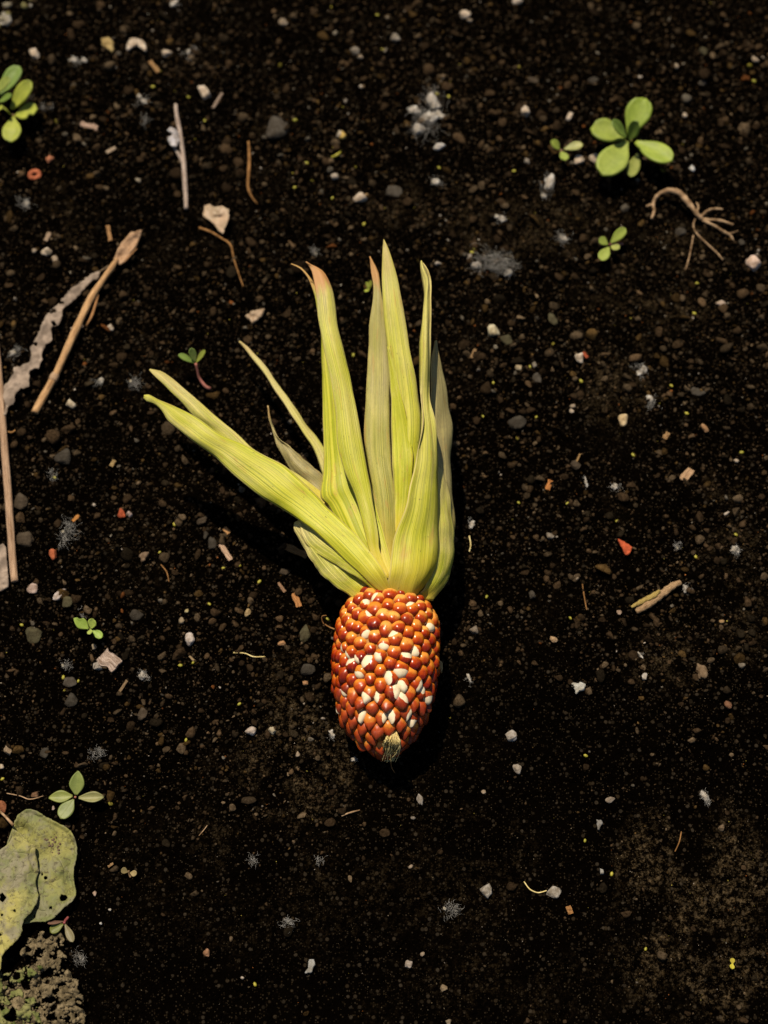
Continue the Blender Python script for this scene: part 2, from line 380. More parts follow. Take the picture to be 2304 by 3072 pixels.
# ------------------------------------------------------------------ ground
nx, ny = len(GX), len(GY)
me = bpy.data.meshes.new('ground')
vv = np.stack([gx, gy, GZ], -1).reshape(-1, 3)
idx = np.arange(nx*ny).reshape(ny, nx)
quads = np.stack([idx[:-1, :-1], idx[:-1, 1:], idx[1:, 1:], idx[1:, :-1]], -1).reshape(-1, 4)
me.vertices.add(len(vv)); me.vertices.foreach_set('co', vv.ravel())
me.loops.add(quads.size); me.loops.foreach_set('vertex_index', quads.ravel().astype(np.int32))
me.polygons.add(len(quads)); me.polygons.foreach_set('loop_start', np.arange(0, quads.size, 4, dtype=np.int32))
me.update(calc_edges=True)
DUST = [(2090, 2740, 210, 290, 1.7), (2250, 3000, 170, 220, 1.7), (900, 2230, 150, 230, 1.5), (800, 2450, 200, 160, 0.35), (1420, 2560, 170, 120, 0.2),
        (1930, 890, 170, 110, 0.75), (1600, 690, 260, 90, 0.55), (1850, 1130, 120, 140, 0.6), (1480, 780, 110, 70, 1.0), (1270, 620, 130, 70, 0.9),
        (2230, 1760, 110, 200, 0.55), (1980, 1980, 100, 90, 0.6), (1190, 2620, 330, 160, 0.15), (830, 380, 60, 60, 0.4), (1500, 2960, 330, 110, 0.15),
        (200, 640, 70, 120, 0.5), (2050, 720, 120, 60, 0.4), (2190, 1470, 70, 60, 0.5), (1700, 630, 90, 70, 0.6), (950, 2330, 260, 140, 0.4)]
def dust_at(x, y):
    d = np.zeros_like(x)
    for px, py, a, b_, s in DUST:
        c = Z(px, py, 0); k = mpp(c)
        r = np.hypot((x-c.x)/(a*k), (y-c.y)/(b_*k))
        d = np.maximum(d, s*np.clip(1.35-r, 0, 1)**0.7)
    n_ = fbm(x*85, y*85, 21, 5)
    d = d*np.clip((n_-0.42)*6, 0, 1.2)
    return np.clip(d*1.0 + 0.08*np.clip((fbm(x*34, y*34, 31, 4)-0.56)*6, 0, 1), 0, 1)
a = me.attributes.new('dust', 'FLOAT', 'POINT'); a.data.foreach_set('value', dust_at(gx, gy).ravel().astype(np.float32))
prop(obj('ground', me, M['soil']), 'black garden soil ground strewn with fine crumbs', kind='structure')

# ------------------------------------------------------------------ loose soil crumbs (nobody could count them)
def ico(sub):
    b_ = bmesh.new(); bmesh.ops.create_icosphere(b_, subdivisions=sub, radius=1)
    v = np.array([x.co for x in b_.verts]); f = np.array([[q.index for q in p.verts] for p in b_.faces]); b_.free(); return v, f
OCT_V = np.array([(1, 0, 0), (-1, 0, 0), (0, 1, 0), (0, -1, 0), (0, 0, 1), (0, 0, -1)], float)
OCT_F = np.array([(0, 2, 4), (2, 1, 4), (1, 3, 4), (3, 0, 4), (2, 0, 5), (1, 2, 5), (3, 1, 5), (0, 3, 5)])
AREA = (-0.22, 0.22, -0.225, 0.30)
def img_xy(x, y):
    zc = y*sT+0  # rough inverse: project with z = 0
    v_y = y-CAM.y; v_z = -CAM.z
    yc = v_y*cT+v_z*sT; z2 = -v_y*sT+v_z*cT
    k = LENS/(-z2)/SW*2304
    return 1152+x*k, 1536-yc*k
def crumbs(name, count, base, size_fn, tints, label, sharp, keep=None, flat=0.75):
    bv, bf = base
    x = nrng.uniform(AREA[0], AREA[1], count); y = nrng.uniform(AREA[2], AREA[3], count)
    if keep is not None:
        pr = keep(x, y); ok = nrng.random(count) < pr; x = x[ok]; y = y[ok]; count = len(x)
    s = size_fn(count, x, y)
    nv = len(bv)
    # random rotation
    qn = nrng.normal(size=(count, 4)); qn /= np.linalg.norm(qn, axis=1)[:, None]
    a_, b_, c_, d_ = qn.T
    R = np.stack([np.stack([1-2*(c_*c_+d_*d_), 2*(b_*c_-a_*d_), 2*(b_*d_+a_*c_)], -1),
                  np.stack([2*(b_*c_+a_*d_), 1-2*(b_*b_+d_*d_), 2*(c_*d_-a_*b_)], -1),
                  np.stack([2*(b_*d_-a_*c_), 2*(c_*d_+a_*b_), 1-2*(b_*b_+c_*c_)], -1)], 1)
    st = nrng.uniform(0.5, 1.35, (count, 1, 3))
    jit = 1+nrng.normal(0, sharp, (count, nv, 1))
    P = bv[None]*jit
    for _ in range(4):
        pn = nrng.normal(size=(count, 1, 3)); pn /= np.linalg.norm(pn, axis=2)[:, :, None]
        ex = np.clip((P*pn).sum(2)-nrng.uniform(0.25, 0.8, (count, 1)), 0, None)
        P = P-pn*ex[:, :, None]
    P = P*st*1.12
    P = np.einsum('nij,nkj->nki', R, P)
    P[:, :, 2] *= flat
    P *= s[:, None, None]
    P[:, :, 0] += x[:, None]; P[:, :, 1] += y[:, None]
    P[:, :, 2] += (gz(x, y)+s*nrng.uniform(0.05, 0.6, count))[:, None]
    F = (bf[None]+(np.arange(count)*nv)[:, None, None]).reshape(-1, 3)
    m_ = bpy.data.meshes.new(name)
    V = P.reshape(-1, 3)
    m_.vertices.add(len(V)); m_.vertices.foreach_set('co', V.ravel())
    m_.loops.add(F.size); m_.loops.foreach_set('vertex_index', F.ravel().astype(np.int32))
    m_.polygons.add(len(F)); m_.polygons.foreach_set('loop_start', np.arange(0, F.size, 3, dtype=np.int32))
    m_.update(calc_edges=True)
    wts = np.array([t[0] for t in tints]); wts = wts/wts.sum()
    ti = nrng.choice(len(tints), count, p=wts)
    ca = np.array([t[1] for t in tints])[ti]*nrng.lognormal(0, 0.42, (count, 1))
    rgba = np.concatenate([np.clip(ca, 0, 0.8), np.ones((count, 1))], 1)
    at = m_.attributes.new('tint', 'FLOAT_COLOR', 'POINT')
    at.data.foreach_set('color', np.repeat(rgba, nv, 0).ravel().astype(np.float32))
    o_ = obj(name, m_, M['grain'], smooth=sharp < 0.1)
    prop(o_, label, kind='stuff')
    return o_
TI = [(46, (0.034, 0.0215, 0.0115)), (24, (0.054, 0.038, 0.0225)), (10, (0.013, 0.0095, 0.0055)), (9, (0.042, 0.025, 0.009)), (2.2, (0.10, 0.085, 0.065)), (0.6, (0.11, 0.04, 0.012)), (0.6, (0.26, 0.22, 0.18)), (0.15, (0.2, 0.17, 0.03))]
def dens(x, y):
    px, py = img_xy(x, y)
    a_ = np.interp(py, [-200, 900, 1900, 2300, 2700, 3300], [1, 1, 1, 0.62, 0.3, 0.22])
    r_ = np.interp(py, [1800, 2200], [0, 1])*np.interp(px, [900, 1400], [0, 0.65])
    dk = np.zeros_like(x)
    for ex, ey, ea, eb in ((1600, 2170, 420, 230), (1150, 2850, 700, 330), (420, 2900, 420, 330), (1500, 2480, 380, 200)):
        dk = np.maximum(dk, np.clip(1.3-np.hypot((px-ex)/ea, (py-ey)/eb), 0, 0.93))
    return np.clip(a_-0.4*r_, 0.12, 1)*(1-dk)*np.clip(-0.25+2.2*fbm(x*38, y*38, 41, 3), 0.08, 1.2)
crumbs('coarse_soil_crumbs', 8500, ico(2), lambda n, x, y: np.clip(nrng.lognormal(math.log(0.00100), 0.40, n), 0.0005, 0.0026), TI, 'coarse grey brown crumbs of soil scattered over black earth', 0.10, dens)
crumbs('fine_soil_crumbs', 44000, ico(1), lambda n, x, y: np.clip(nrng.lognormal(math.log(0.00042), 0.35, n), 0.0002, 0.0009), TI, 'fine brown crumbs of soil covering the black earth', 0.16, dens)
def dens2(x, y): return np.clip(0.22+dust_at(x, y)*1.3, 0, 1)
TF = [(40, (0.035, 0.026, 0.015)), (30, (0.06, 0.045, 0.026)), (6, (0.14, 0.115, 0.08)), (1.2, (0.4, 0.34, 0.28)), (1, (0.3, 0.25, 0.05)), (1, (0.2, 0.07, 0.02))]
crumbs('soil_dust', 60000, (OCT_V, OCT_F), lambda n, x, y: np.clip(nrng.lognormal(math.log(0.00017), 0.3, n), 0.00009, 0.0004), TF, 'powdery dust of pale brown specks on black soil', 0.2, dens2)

# ------------------------------------------------------------------ corn
corn_base = Z(1165, 1775, 0.022); corn_base.z = 0.0
corn = empty('corn_ear', corn_base)
prop(corn, 'small ear of red orange corn with green husk leaves folded back', 'corn')

AX0 = Z(1165, 1768, 0.0225); AX1 = Z(1146, 2264, 0.0155)
axis_v = (AX1-AX0); LEN = axis_v.length; A = axis_v.normalized()
UP = (Vector((0, 0, 1))-A*A.z).normalized(); SD = A.cross(UP).normalized()
kpx = mpp((AX0+AX1)*0.5)
PT = np.array([0.0, 0.03, 0.08, 0.17, 0.30, 0.46, 0.62, 0.74, 0.83, 0.91, 0.965, 1.0])
PR = np.array([72, 102, 125, 148, 160, 161, 150, 135, 112, 82, 52, 21])*kpx - 0.0011
PC = np.array([0, 0, -2, -4, -3, 0, 1, 3, 3, -1, -6, -8])*kpx
def prof(t): return np.interp(t, PT, PR)
def off_c(t): return np.interp(t, PT, PC)
def spt(t, th):
    r = prof(t); c = AX0+A*(LEN*t)
    return c-SD*off_c(t)*0 + (SD*math.sin(th)+UP*math.cos(th))*r
# area-uniform points
tt = np.linspace(0.015, 0.985, 600); rr = prof(tt); dr = np.gradient(rr, tt*LEN)
ar = rr*np.sqrt(1+dr**2); cum = np.cumsum(ar); cum /= cum[-1]
PITCH = 0.00415
area = 2*math.pi*np.trapezoid(ar, tt*LEN) if hasattr(np, 'trapezoid') else 2*math.pi*np.trapz(ar, tt*LEN)
NK = int(area/(PITCH*PITCH*0.90))
ks = (np.arange(NK)+0.5)/NK
kt = np.interp(ks, cum, tt); kth = (np.arange(NK)*2.399963) % (2*math.pi)
kt = kt+nrng.normal(0, 0.004, NK); kth = kth+nrng.normal(0, 0.05, NK)
nA, nU, nS, n0 = (np.array(v_) for v_ in (A, UP, SD, AX0))
for it in range(40):
    kt = np.clip(kt, 0.012, 0.985); r = prof(kt)
    P = n0+nA*(kt*LEN)[:, None]+(nS*np.sin(kth)[:, None]+nU*np.cos(kth)[:, None])*r[:, None]
    dv = P[:, None]-P[None]; ds = np.linalg.norm(dv, axis=2)+np.eye(NK)
    wgt = np.clip(1-ds/(PITCH*1.25), 0, None); np.fill_diagonal(wgt, 0)
    F = (dv/ds[:, :, None]*wgt[:, :, None]).sum(1)*PITCH*0.16
    tang = nS*np.cos(kth)[:, None]-nU*np.sin(kth)[:, None]
    kt = kt+(F@nA)/LEN; kth = kth+(F*tang).sum(1)/np.maximum(r, 0.002)
def kernel_mesh(name, point, seed, seg=16, rings=9):
    """pearly kernel, y towards the tip of the ear, z outward; half width 1 unit = 2.1 mm"""
    S = 0.00212; v = []; f = []
    for i in range(rings+1):
        ph = math.pi*0.62*i/rings
        for k in range(seg):
            a_ = 2*math.pi*k/seg
            x, y = math.cos(a_), math.sin(a_)
            # super-elliptic foot print, drawn to a point at the tip end
            e = 2.8; q = (abs(x)**e+abs(y)**e)**(-1/e)
            x *= q; y *= q
            if y > 0: x *= 1-point*0.80*y**1.4; y *= 1+point*0.42
            else: x *= 1-0.10*abs(y)
            rad = math.sin(min(ph, math.pi/2))**0.8 if ph < math.pi/2 else 1-0.18*(ph-math.pi/2)
            zz = math.cos(ph)
            z = (zz if zz > 0 else zz*1.6)*(0.80+0.12*point)
            lift = point*0.42*max(y, -0.6)*rad
            d = 1+0.06*mnoise.noise(Vector((x*1.4+seed*3.7, y*1.4, zz*1.4)))
            v.append(Vector((x*rad*d, y*rad*d, z*d+lift))*S)
    for i in range(1, rings):
        for k in range(seg):
            a0 = i*seg+k; b0 = i*seg+(k+1) % seg
            f.append((a0, a0+seg, b0+seg, b0))
    top = len(v); v.append(sum((v[k] for k in range(seg)), Vector())/seg)
    f += [(top, seg+k, seg+(k+1) % seg) for k in range(seg)]
    me_ = mesh(name, v, f); me_.materials.append(M['kernel'])
    me_.polygons.foreach_set('use_smooth', [True]*len(me_.polygons))
    return me_
KM = {lv: [kernel_mesh('kernel', p_, lv*5+s_) for s_ in range(4)] for lv, p_ in enumerate((0.05, 0.3, 0.62, 0.95))}
PATCH = [(690, 275), (540, 340), (560, 510), (500, 660), (950, 700), (1090, 840), (800, 770), (410, 780), (325, 830), (400, 880), (735, 880), (420, 1020), (560, 1010), (430, 1080), (890, 1060), (990, 1010), (840, 1190), (310, 1230), (920, 1240), (1060, 1190), (1165, 1210), (575, 1310), (720, 1310), (905, 1370), (1150, 1330), (1255, 1310), (300, 1430), (940, 1480), (525, 1590), (890, 1580), (1060, 1620), (1250, 550), (700, 1500), (1120, 420)]
PATCH = [(940+x/3.607, 1720+y/3.607) for x, y in PATCH]
def silk_gap(px, py): return abs(px-1176) < 24 and 2196 < py < 2262
kinfo = []
for i in range(NK):
    th = kth[i]; t = float(kt[i])
    n_ = (SD*math.sin(th)+UP*math.cos(th))
    slope = float((prof(min(t+0.02, 1))-prof(max(t-0.02, 0)))/(LEN*(min(t+0.02, 1)-max(t-0.02, 0))))
    nn = (n_-A*slope).normalized(); p_ = Vector(P[i]); p_ = AX0+A*(LEN*t)+n_*float(prof(t)) + SD*float(off_c(t))
    face = nn.dot((CAM-p_).normalized()); px, py = proj(p_+nn*0.001)
    kinfo.append([p_, nn, t, face, px, py])
taken = set(); patch_of = {}
for (x, y) in PATCH:
    best = min((j for j in range(NK) if kinfo[j][3] > 0.1 and j not in patch_of), key=lambda j: (kinfo[j][4]-x)**2+(kinfo[j][5]-y)**2)
    patch_of[best] = 1
order = sorted(range(NK), key=lambda j: -kinfo[j][3])
front = set(order[:300])
restV = []; restF = []
for j in order:
    p_, nn, t, face, px, py = kinfo[j]
    if face > 0 and silk_gap(px, py): continue
    dirn = (A-nn*A.dot(nn)).normalized(); side = dirn.cross(nn)
    R = Matrix((side, dirn, nn)).transposed().to_4x4()
    R = R @ Matrix.Rotation(rnd.gauss(0, 0.13), 4, 'Z') @ Matrix.Rotation(rnd.gauss(0, 0.09), 4, 'X') @ Matrix.Rotation(rnd.gauss(0, 0.09), 4, 'Y')
    pt = np.interp(t, [0.1, 0.42, 0.58, 0.72, 0.95], [0, 0.6, 1.7, 2.9, 3.2])+rnd.gauss(0, 0.35)
    lv = int(min(3, max(0, round(pt))))
    sc = rnd.gauss(1.16, 0.09)*np.interp(t, [0, 0.08, 0.85, 1], [0.86, 1, 1.0, 0.9])
    Mx = Matrix.Translation(p_-nn*0.0005) @ R @ Matrix.Diagonal((sc*rnd.gauss(1, .05), sc*rnd.gauss(1.0, .05), sc*rnd.gauss(1, .06), 1))
    me_ = KM[lv][rnd.randrange(4)]
    if j in front:
        o = bpy.data.objects.new('kernel', me_); COL.objects.link(o)
        o.parent = corn; o.matrix_parent_inverse = Matrix.Translation(-corn.location); o.matrix_world = Mx
        o.matrix_basis = Mx
        leftness = np.interp(px, [990, 1080, 1200, 1330], [0.95, 0.5, 0.25, 0.7])
        red = np.interp(py, [1790, 1880, 1980, 2100, 2250], [-0.12, 0.08, 0.42, 0.54, 0.44])*0.75+0.3*leftness-0.06
        pale = np.interp(py, [1780, 1900, 2000, 2130, 2270], [0.75, 0.5, 0.15, 0.2, 0.55])*rnd.uniform(0.1, 1.3)
        o.color = (min(1, max(0, red+rnd.gauss(0, 0.19))), min(1, max(0, pale)), rnd.random(), 1)
        o['dull'] = float(np.clip(np.interp(py, [2020, 2150], [0, 1])+rnd.gauss(0, 0.15), 0, 1))
        if j in patch_of:
            a_ = rnd.uniform(0, 2*math.pi)
            o['patch_dir'] = [math.cos(a_)*0.72, math.sin(a_)*0.72, 0.62]; o['patch_off'] = rnd.choice([rnd.uniform(0.5, 0.72), rnd.uniform(0.4, 0.58), rnd.uniform(0.55, 0.78)])
        else:
            o['patch_dir'] = [0.0, 0.0, 0.0]; o['patch_off'] = 9.0
    else:
        b0 = len(restV); restV += [Mx @ v_.co for v_ in me_.vertices]; restF += [tuple(b0+q for q in pl.vertices) for pl in me_.polygons]
o = obj('kernels_underneath', mesh('kernels_underneath', [v_-corn.location for v_ in restV], restF), M['kernel'])
o.parent = corn; o['kind'] = 'stuff'; o.color = (0.7, 0.1, 0.5, 1); o['dull'] = 0.5; o['patch_dir'] = [0.0, 0.0, 0.0]; o['patch_off'] = 9.0
# core
v = []; f = []; seg = 28
for i, t in enumerate(np.linspace(0, 1, 24)):
    for k in range(seg):
        a_ = 2*math.pi*k/seg
        v.append(AX0+A*(LEN*t)+SD*float(off_c(t))+(SD*math.sin(a_)+UP*math.cos(a_))*max(0.001, float(prof(t))-0.0003)-corn.location)
    if i: f += [((i-1)*seg+k, (i-1)*seg+(k+1) % seg, i*seg+(k+1) % seg, i*seg+k) for k in range(seg)]
f.append(tuple(range(seg))); f.append(tuple(reversed(range(23*seg, 24*seg))))
o = obj('cob', mesh('cob', v, f), M['core']); o.parent = corn

def strands(name, specs, mat, parent=None, origin=None, sides=3, n=9):
    """many thin tubes joined into one mesh; specs: list of (points, r0, r1)"""
    V = []; Fc = []
    for pts, r0, r1 in specs:
        C_ = catmull(pts, n)
        b0 = len(V)
        for i in range(n):
            c = Vector(C_[i]); t_ = Vector(C_[min(i+1, n-1)])-Vector(C_[max(i-1, 0)])
            if t_.length < 1e-9: t_ = Vector((1, 0, 0))
            t_.normalize(); s_ = t_.orthogonal().normalized(); u_ = t_.cross(s_)
            r_ = r0+(r1-r0)*i/(n-1)
            for k in range(sides):
                a_ = 2*math.pi*k/sides; V.append(c+(s_*math.cos(a_)+u_*math.sin(a_))*r_)
        for i in range(n-1):
            for k in range(sides):
                q1 = b0+i*sides+k; q2 = b0+i*sides+(k+1) % sides
                Fc.append((q1, q2, q2+sides, q1+sides))
    if origin is not None: V = [v_-origin for v_ in V]
    m_ = mesh(name, V, Fc); o_ = obj(name, m_, mat)
    if parent is not None: o_.parent = parent
    elif origin is not None: o_.location = origin
    return o_
sp = []
for i in range(110):
    a0 = rnd.uniform(-24, 24); h0 = rnd.uniform(0.013, 0.024)
    p0 = Z(1178+a0*0.5, 2200+rnd.uniform(-6, 12), 0.0255); sweep = rnd.uniform(-22, 10)
    p1 = Z(1176+a0*1.1, 2226+rnd.uniform(-6, 8), 0.0255+rnd.uniform(-.001, .002)); p2 = Z(1172+a0*1.0+sweep*0.4, 2252+rnd.uniform(-14, 10), h0); p3 = Z(1168+a0*0.5+sweep, 2266+rnd.uniform(-14, 22), h0-0.005)
    sp.append(([p0, p1, p2, p3], 0.00018, 0.00009))
strands('silk', sp, M['silk'], corn, corn.location)
strands('dry_thread', [([Z(1166, 2240, 0.020), Z(1172, 2275, 0.010), Z(1174, 2300, 0.006), Z(1184, 2318, 0.003)], 0.0003, 0.00015)], M['fibre'], corn, corn.location, 5, 16)
strands('dry_thread', [([Z(1004, 1888, 0.022), Z(986, 1880, 0.021), Z(969, 1868, 0.022), Z(966, 1850, 0.024), Z(979, 1846, 0.026)], 0.00028, 0.0002)], M['fibre'], corn, corn.location, 5, 18)

# husk leaves: cross sections from base to tip (left px, left height, right px, right height in mm, bulge as share of width)
def husk(name, secs, color, label=None, n=54, cols=15, seed=0, wave=0.0005, curl=0.0):
    Lp = []; Rp = []; B = []
    for (lx, ly, lh, rx, ry, rh, bg_) in secs:
        Lp.append(list(Z(lx, ly, lh*0.001))+[bg_]); Rp.append(list(Z(rx, ry, rh*0.001))+[bg_])
    mid = [[(a_+b_)/2 for a_, b_ in zip(l_[:3], r_[:3])] for l_, r_ in zip(Lp, Rp)]
    d = [0]
    for a_, b_ in zip(mid, mid[1:]): d.append(d[-1]+(Vector(b_)-Vector(a_)).length)
    d = np.array(d)/d[-1]
    def interp(Q, t):
        Q = np.array(Q); i = min(max(np.searchsorted(d, t)-1, 0), len(Q)-2)
        p0 = Q[max(i-1, 0)]; p1 = Q[i]; p2 = Q[i+1]; p3 = Q[min(i+2, len(Q)-1)]
        h_ = d[i+1]-d[i]; u = (t-d[i])/h_
        m1 = (p2-p0)/(d[i+1]-d[max(i-1, 0)])*h_; m2 = (p3-p1)/(d[min(i+2, len(Q)-1)]-d[i])*h_
        return (2*u**3-3*u**2+1)*p1+(u**3-2*u**2+u)*m1+(-2*u**3+3*u**2)*p2+(u**3-u**2)*m2
    V = []; Fc = []; UVs = []
    for i in range(n):
        t = i/(n-1); l_ = interp(Lp, t); r_ = interp(Rp, t)
        L3, R3 = Vector(l_[:3]), Vector(r_[:3]); wd = (R3-L3).length
        tg = Vector(interp(Lp, min(t+.02, 1))[:3]+interp(Rp, min(t+.02, 1))[:3]-interp(Lp, max(t-.02, 0))[:3]-interp(Rp, max(t-.02, 0))[:3])
        nn = (R3-L3).cross(tg)
        if nn.z < 0: nn = -nn
        nn = nn.normalized() if nn.length > 1e-12 else Vector((0, 0, 1))
        if nn.z < 0.3: nn = (nn+Vector((0, 0, 0.6))).normalized()
        for k in range(cols):
            u = k/(cols-1)
            p_ = L3.lerp(R3, u)+nn*(math.sin(math.pi*u)**0.8*l_[3]*wd)
            z_ = mnoise.noise(Vector((u*2.2+seed*5.1, t*6+seed, seed*2.3)))*wave + mnoise.noise(Vector((u*9+seed*3, t*2.2, seed)))*wave*0.14
            e_ = abs(u-0.5)*2
            p_ += nn*z_*(1+e_**3*1.5*math.sin(t*math.pi))
            p_ += (R3-L3).normalized()*(mnoise.noise(Vector((t*14, seed*3.3, k > cols/2)))*0.00035*e_**4)
            V.append(p_-corn.location); UVs.append((u, t))
    for i in range(n-1):
        for k in range(cols-1):
            q1 = i*cols+k; Fc.append((q1, q1+1, q1+cols+1, q1+cols))
    m_ = mesh(name, V, Fc); uvl = m_.uv_layers.new(name='UVMap')
    for lp in m_.loops: uvl.data[lp.index].uv = UVs[lp.vertex_index]
    o_ = obj(name, m_, M['husk']); o_.parent = corn; o_.color = color if len(color) == 4 else (*color, 1)
    sm = o_.modifiers.new('thickness', 'SOLIDIFY'); sm.thickness = 0.00028; sm.offset = 0
    if label: o_['label'] = label
    return o_
H = 'husk_leaf'
# back layers first
husk(H, [(1150, 1700, 26, 1190, 1690, 26, .05), (1136, 1615, 27, 1186, 1650, 26, .1), (1118, 1474, 29, 1188, 1520, 29, .12), (1095, 1336, 31, 1172, 1383, 31, .12), (1097, 1201, 34, 1167, 1220, 34, .12), (1105, 1066, 37, 1166, 1104, 37, .12), (1109, 973, 40, 1157, 990, 40, .12), (1119, 900, 42, 1150, 920, 42, .15), (1119, 850, 43, 1141, 860, 43, .15), (1113, 812, 44, 1133, 815, 44, .1), (1108, 769, 45, 1110, 769, 45, 0)], (0.30, 0.9, 0.11, 0.5), 'olive husk leaf with shade painted in and a brown tip', seed=1)  # olive leaf, low alpha darkens its colour to stand in for deeper shade
husk(H, [(1000, 1560, 20, 1020, 1520, 20, 0), (968, 1420, 20, 1000, 1420, 20, .1), (942, 1349, 20, 971, 1342, 20, .15), (906, 1295, 20, 926, 1282, 20, .15), (870, 1240, 20, 884, 1220, 20, .1), (823, 1168, 19, 836, 1156, 19, .1), (780, 1103, 18, 798, 1100, 18, .1), (727, 1036, 17, 743, 1042, 17, .1), (717, 1024, 17, 721, 1023, 17, 0)], (0.46, 0.2, 0.23, 0.8), 'thin pale husk strip', seed=2)
husk(H, [(990, 1530, 23, 1000, 1470, 23, 0), (957, 1490, 23, 966, 1425, 24, .1), (906, 1446, 23, 926, 1390, 25, .15), (870, 1407, 23, 895, 1363, 25, .15), (834, 1342, 24, 864, 1334, 25, .1), (822, 1305, 25, 831, 1303, 26, .1), (808, 1258, 27, 812, 1257, 27, 0), (802, 1217, 29, 804, 1217, 29, 0)], (0.78, 0.4, 0.37, 0.3), 'small withered brown husk leaf', seed=3, wave=.001)
husk(H, [(940, 1560, 24, 1000, 1500, 24, 0), (800, 1440, 26, 860, 1400, 26, .05), (700, 1350, 27, 765, 1351, 27, .08), (640, 1290, 28, 707, 1298, 28, .1), (584, 1248, 30, 653, 1255, 29, .1), (552, 1211, 31, 599, 1208, 30, .1), (501, 1164, 32, 545, 1161, 31, .12), (468, 1130, 33, 487, 1115, 32, .1), (448, 1110, 33, 451, 1106, 33, 0)], (0.3, 0.1, 0.41), 'pale green husk leaf behind the long diagonal one', seed=4)
# lower left bowl
husk(H, [(1062, 1798, 28, 1150, 1780, 31, .05), (1030, 1775, 28.5, 1130, 1745, 32, .06), (1000, 1755, 29, 1095, 1705, 32, .07), (968, 1727, 29.5, 1060, 1660, 32, .07), (938, 1688, 30, 1020, 1615, 32, .07), (914, 1647, 30, 980, 1585, 32, .07), (893, 1611, 30, 945, 1565, 31, .06), (882, 1585, 28, 915, 1558, 29, .05), (885, 1568, 28, 900, 1558, 29, 0)], (0.32, 0.0, 0.53), 'broad cupped lower husk leaf at the foot of the fan', seed=5, wave=.0008)
husk(H, [(1150, 1792, 32, 1172, 1796, 32, 0), (1086, 1742, 34, 1140, 1730, 37, .10), (1042, 1715, 33, 1110, 1690, 36, .10), (985, 1682, 32, 1060, 1640, 35, .10), (927, 1642, 31, 1000, 1595, 34, .10), (905, 1604, 31, 960, 1570, 33, .08), (898, 1566, 31, 920, 1556, 32, 0)], (0.25, 0.0, 0.17), 'yellowish husk fold under the long diagonal leaf', seed=6)
# green left half of the big leaf
husk(H, [(1140, 1775, 34, 1180, 1770, 35, 0), (1090, 1690, 30, 1172, 1680, 34, .08), (1030, 1600, 29, 1150, 1590, 33, .1), (985, 1517, 29, 1125, 1500, 33, .1), (962, 1490, 30, 1108, 1440, 33, .1), (970, 1420, 31, 1080, 1380, 34, .1), (971, 1336, 33, 1055, 1300, 36, .1), (970, 1193, 37, 1035, 1193, 40, .1), (962, 1066, 40, 1015, 1066, 43, .1), (960, 981, 42, 1000, 985, 45, .1), (952, 920, 44, 975, 925, 46, .1), (946, 876, 45, 954, 880, 46, .1), (925, 836, 46, 932, 834, 46, 0), (900, 806, 47, 905, 803, 47, 0), (873, 792, 47, 874, 791, 47, 0)], (0.04, 0.8, 0.61), 'bright lime husk leaf with a thin curled tip', seed=7, n=64)
# front half with the brown tip
husk(H, [(1140, 1735, 37, 1172, 1735, 37, .05), (1108, 1650, 37, 1138, 1650, 37, .1), (1093, 1589, 38, 1136, 1610, 38, .14), (1064, 1481, 39, 1122, 1520, 39, .14), (1032, 1408, 41, 1108, 1445, 40, .14), (1013, 1330, 43, 1089, 1336, 42, .14), (1004, 1220, 45, 1070, 1235, 44, .14), (988, 1116, 47, 1051, 1135, 46, .14), (970, 1043, 49, 1031, 1050, 48, .14), (958, 975, 50, 1012, 973, 49, .15), (952, 927, 51, 1006, 911, 50, .16), (948, 880, 52, 997, 865, 51, .17), (938, 820, 53, 972, 818, 52, .17), (925, 795, 53, 944, 798, 53, .1), (917, 786, 54, 919, 785, 54, 0)], (0.27, 1.0, 0.73), 'long husk leaf with a dry brown curled tip', seed=8, n=70)
# tall right
husk(H, [(1160, 1760, 35, 1200, 1760, 35, 0), (1184, 1640, 35, 1215, 1640, 35, .1), (1192, 1560, 36, 1225, 1540, 37, .12), (1184, 1499, 37, 1238, 1455, 39, .14), (1178, 1408, 39, 1252, 1372, 41, .15), (1175, 1336, 41, 1261, 1290, 43, .15), (1172, 1220, 44, 1259, 1220, 45, .15), (1168, 1124, 47, 1244, 1124, 48, .15), (1159, 1027, 50, 1228, 1039, 50, .15), (1149, 911, 53, 1209, 927, 53, .15), (1147, 834, 55, 1193, 846, 55, .14), (1146, 770, 57, 1176, 778, 57, .12), (1147, 738, 58, 1163, 740, 58, .08), (1150, 719, 58, 1152, 718, 58, 0)], (0.22, 0.15, 0.83), 'tallest pointed husk leaf', seed=9, n=70)
husk(H, [(1184, 1600, 36, 1215, 1590, 37, 0), (1185, 1500, 38.5, 1232, 1465, 40, .1), (1180, 1408, 41, 1240, 1385, 41.5, .12), (1177, 1320, 43, 1232, 1310, 43.5, .12), (1174, 1220, 46, 1212, 1220, 46.5, .1), (1169, 1124, 49, 1190, 1124, 49.5, .06), (1161, 1040, 51.5, 1167, 1040, 51.5, 0)], (0.0, 0.0, 0.29), 'bright green inner fold speckled with dark dots', seed=15)
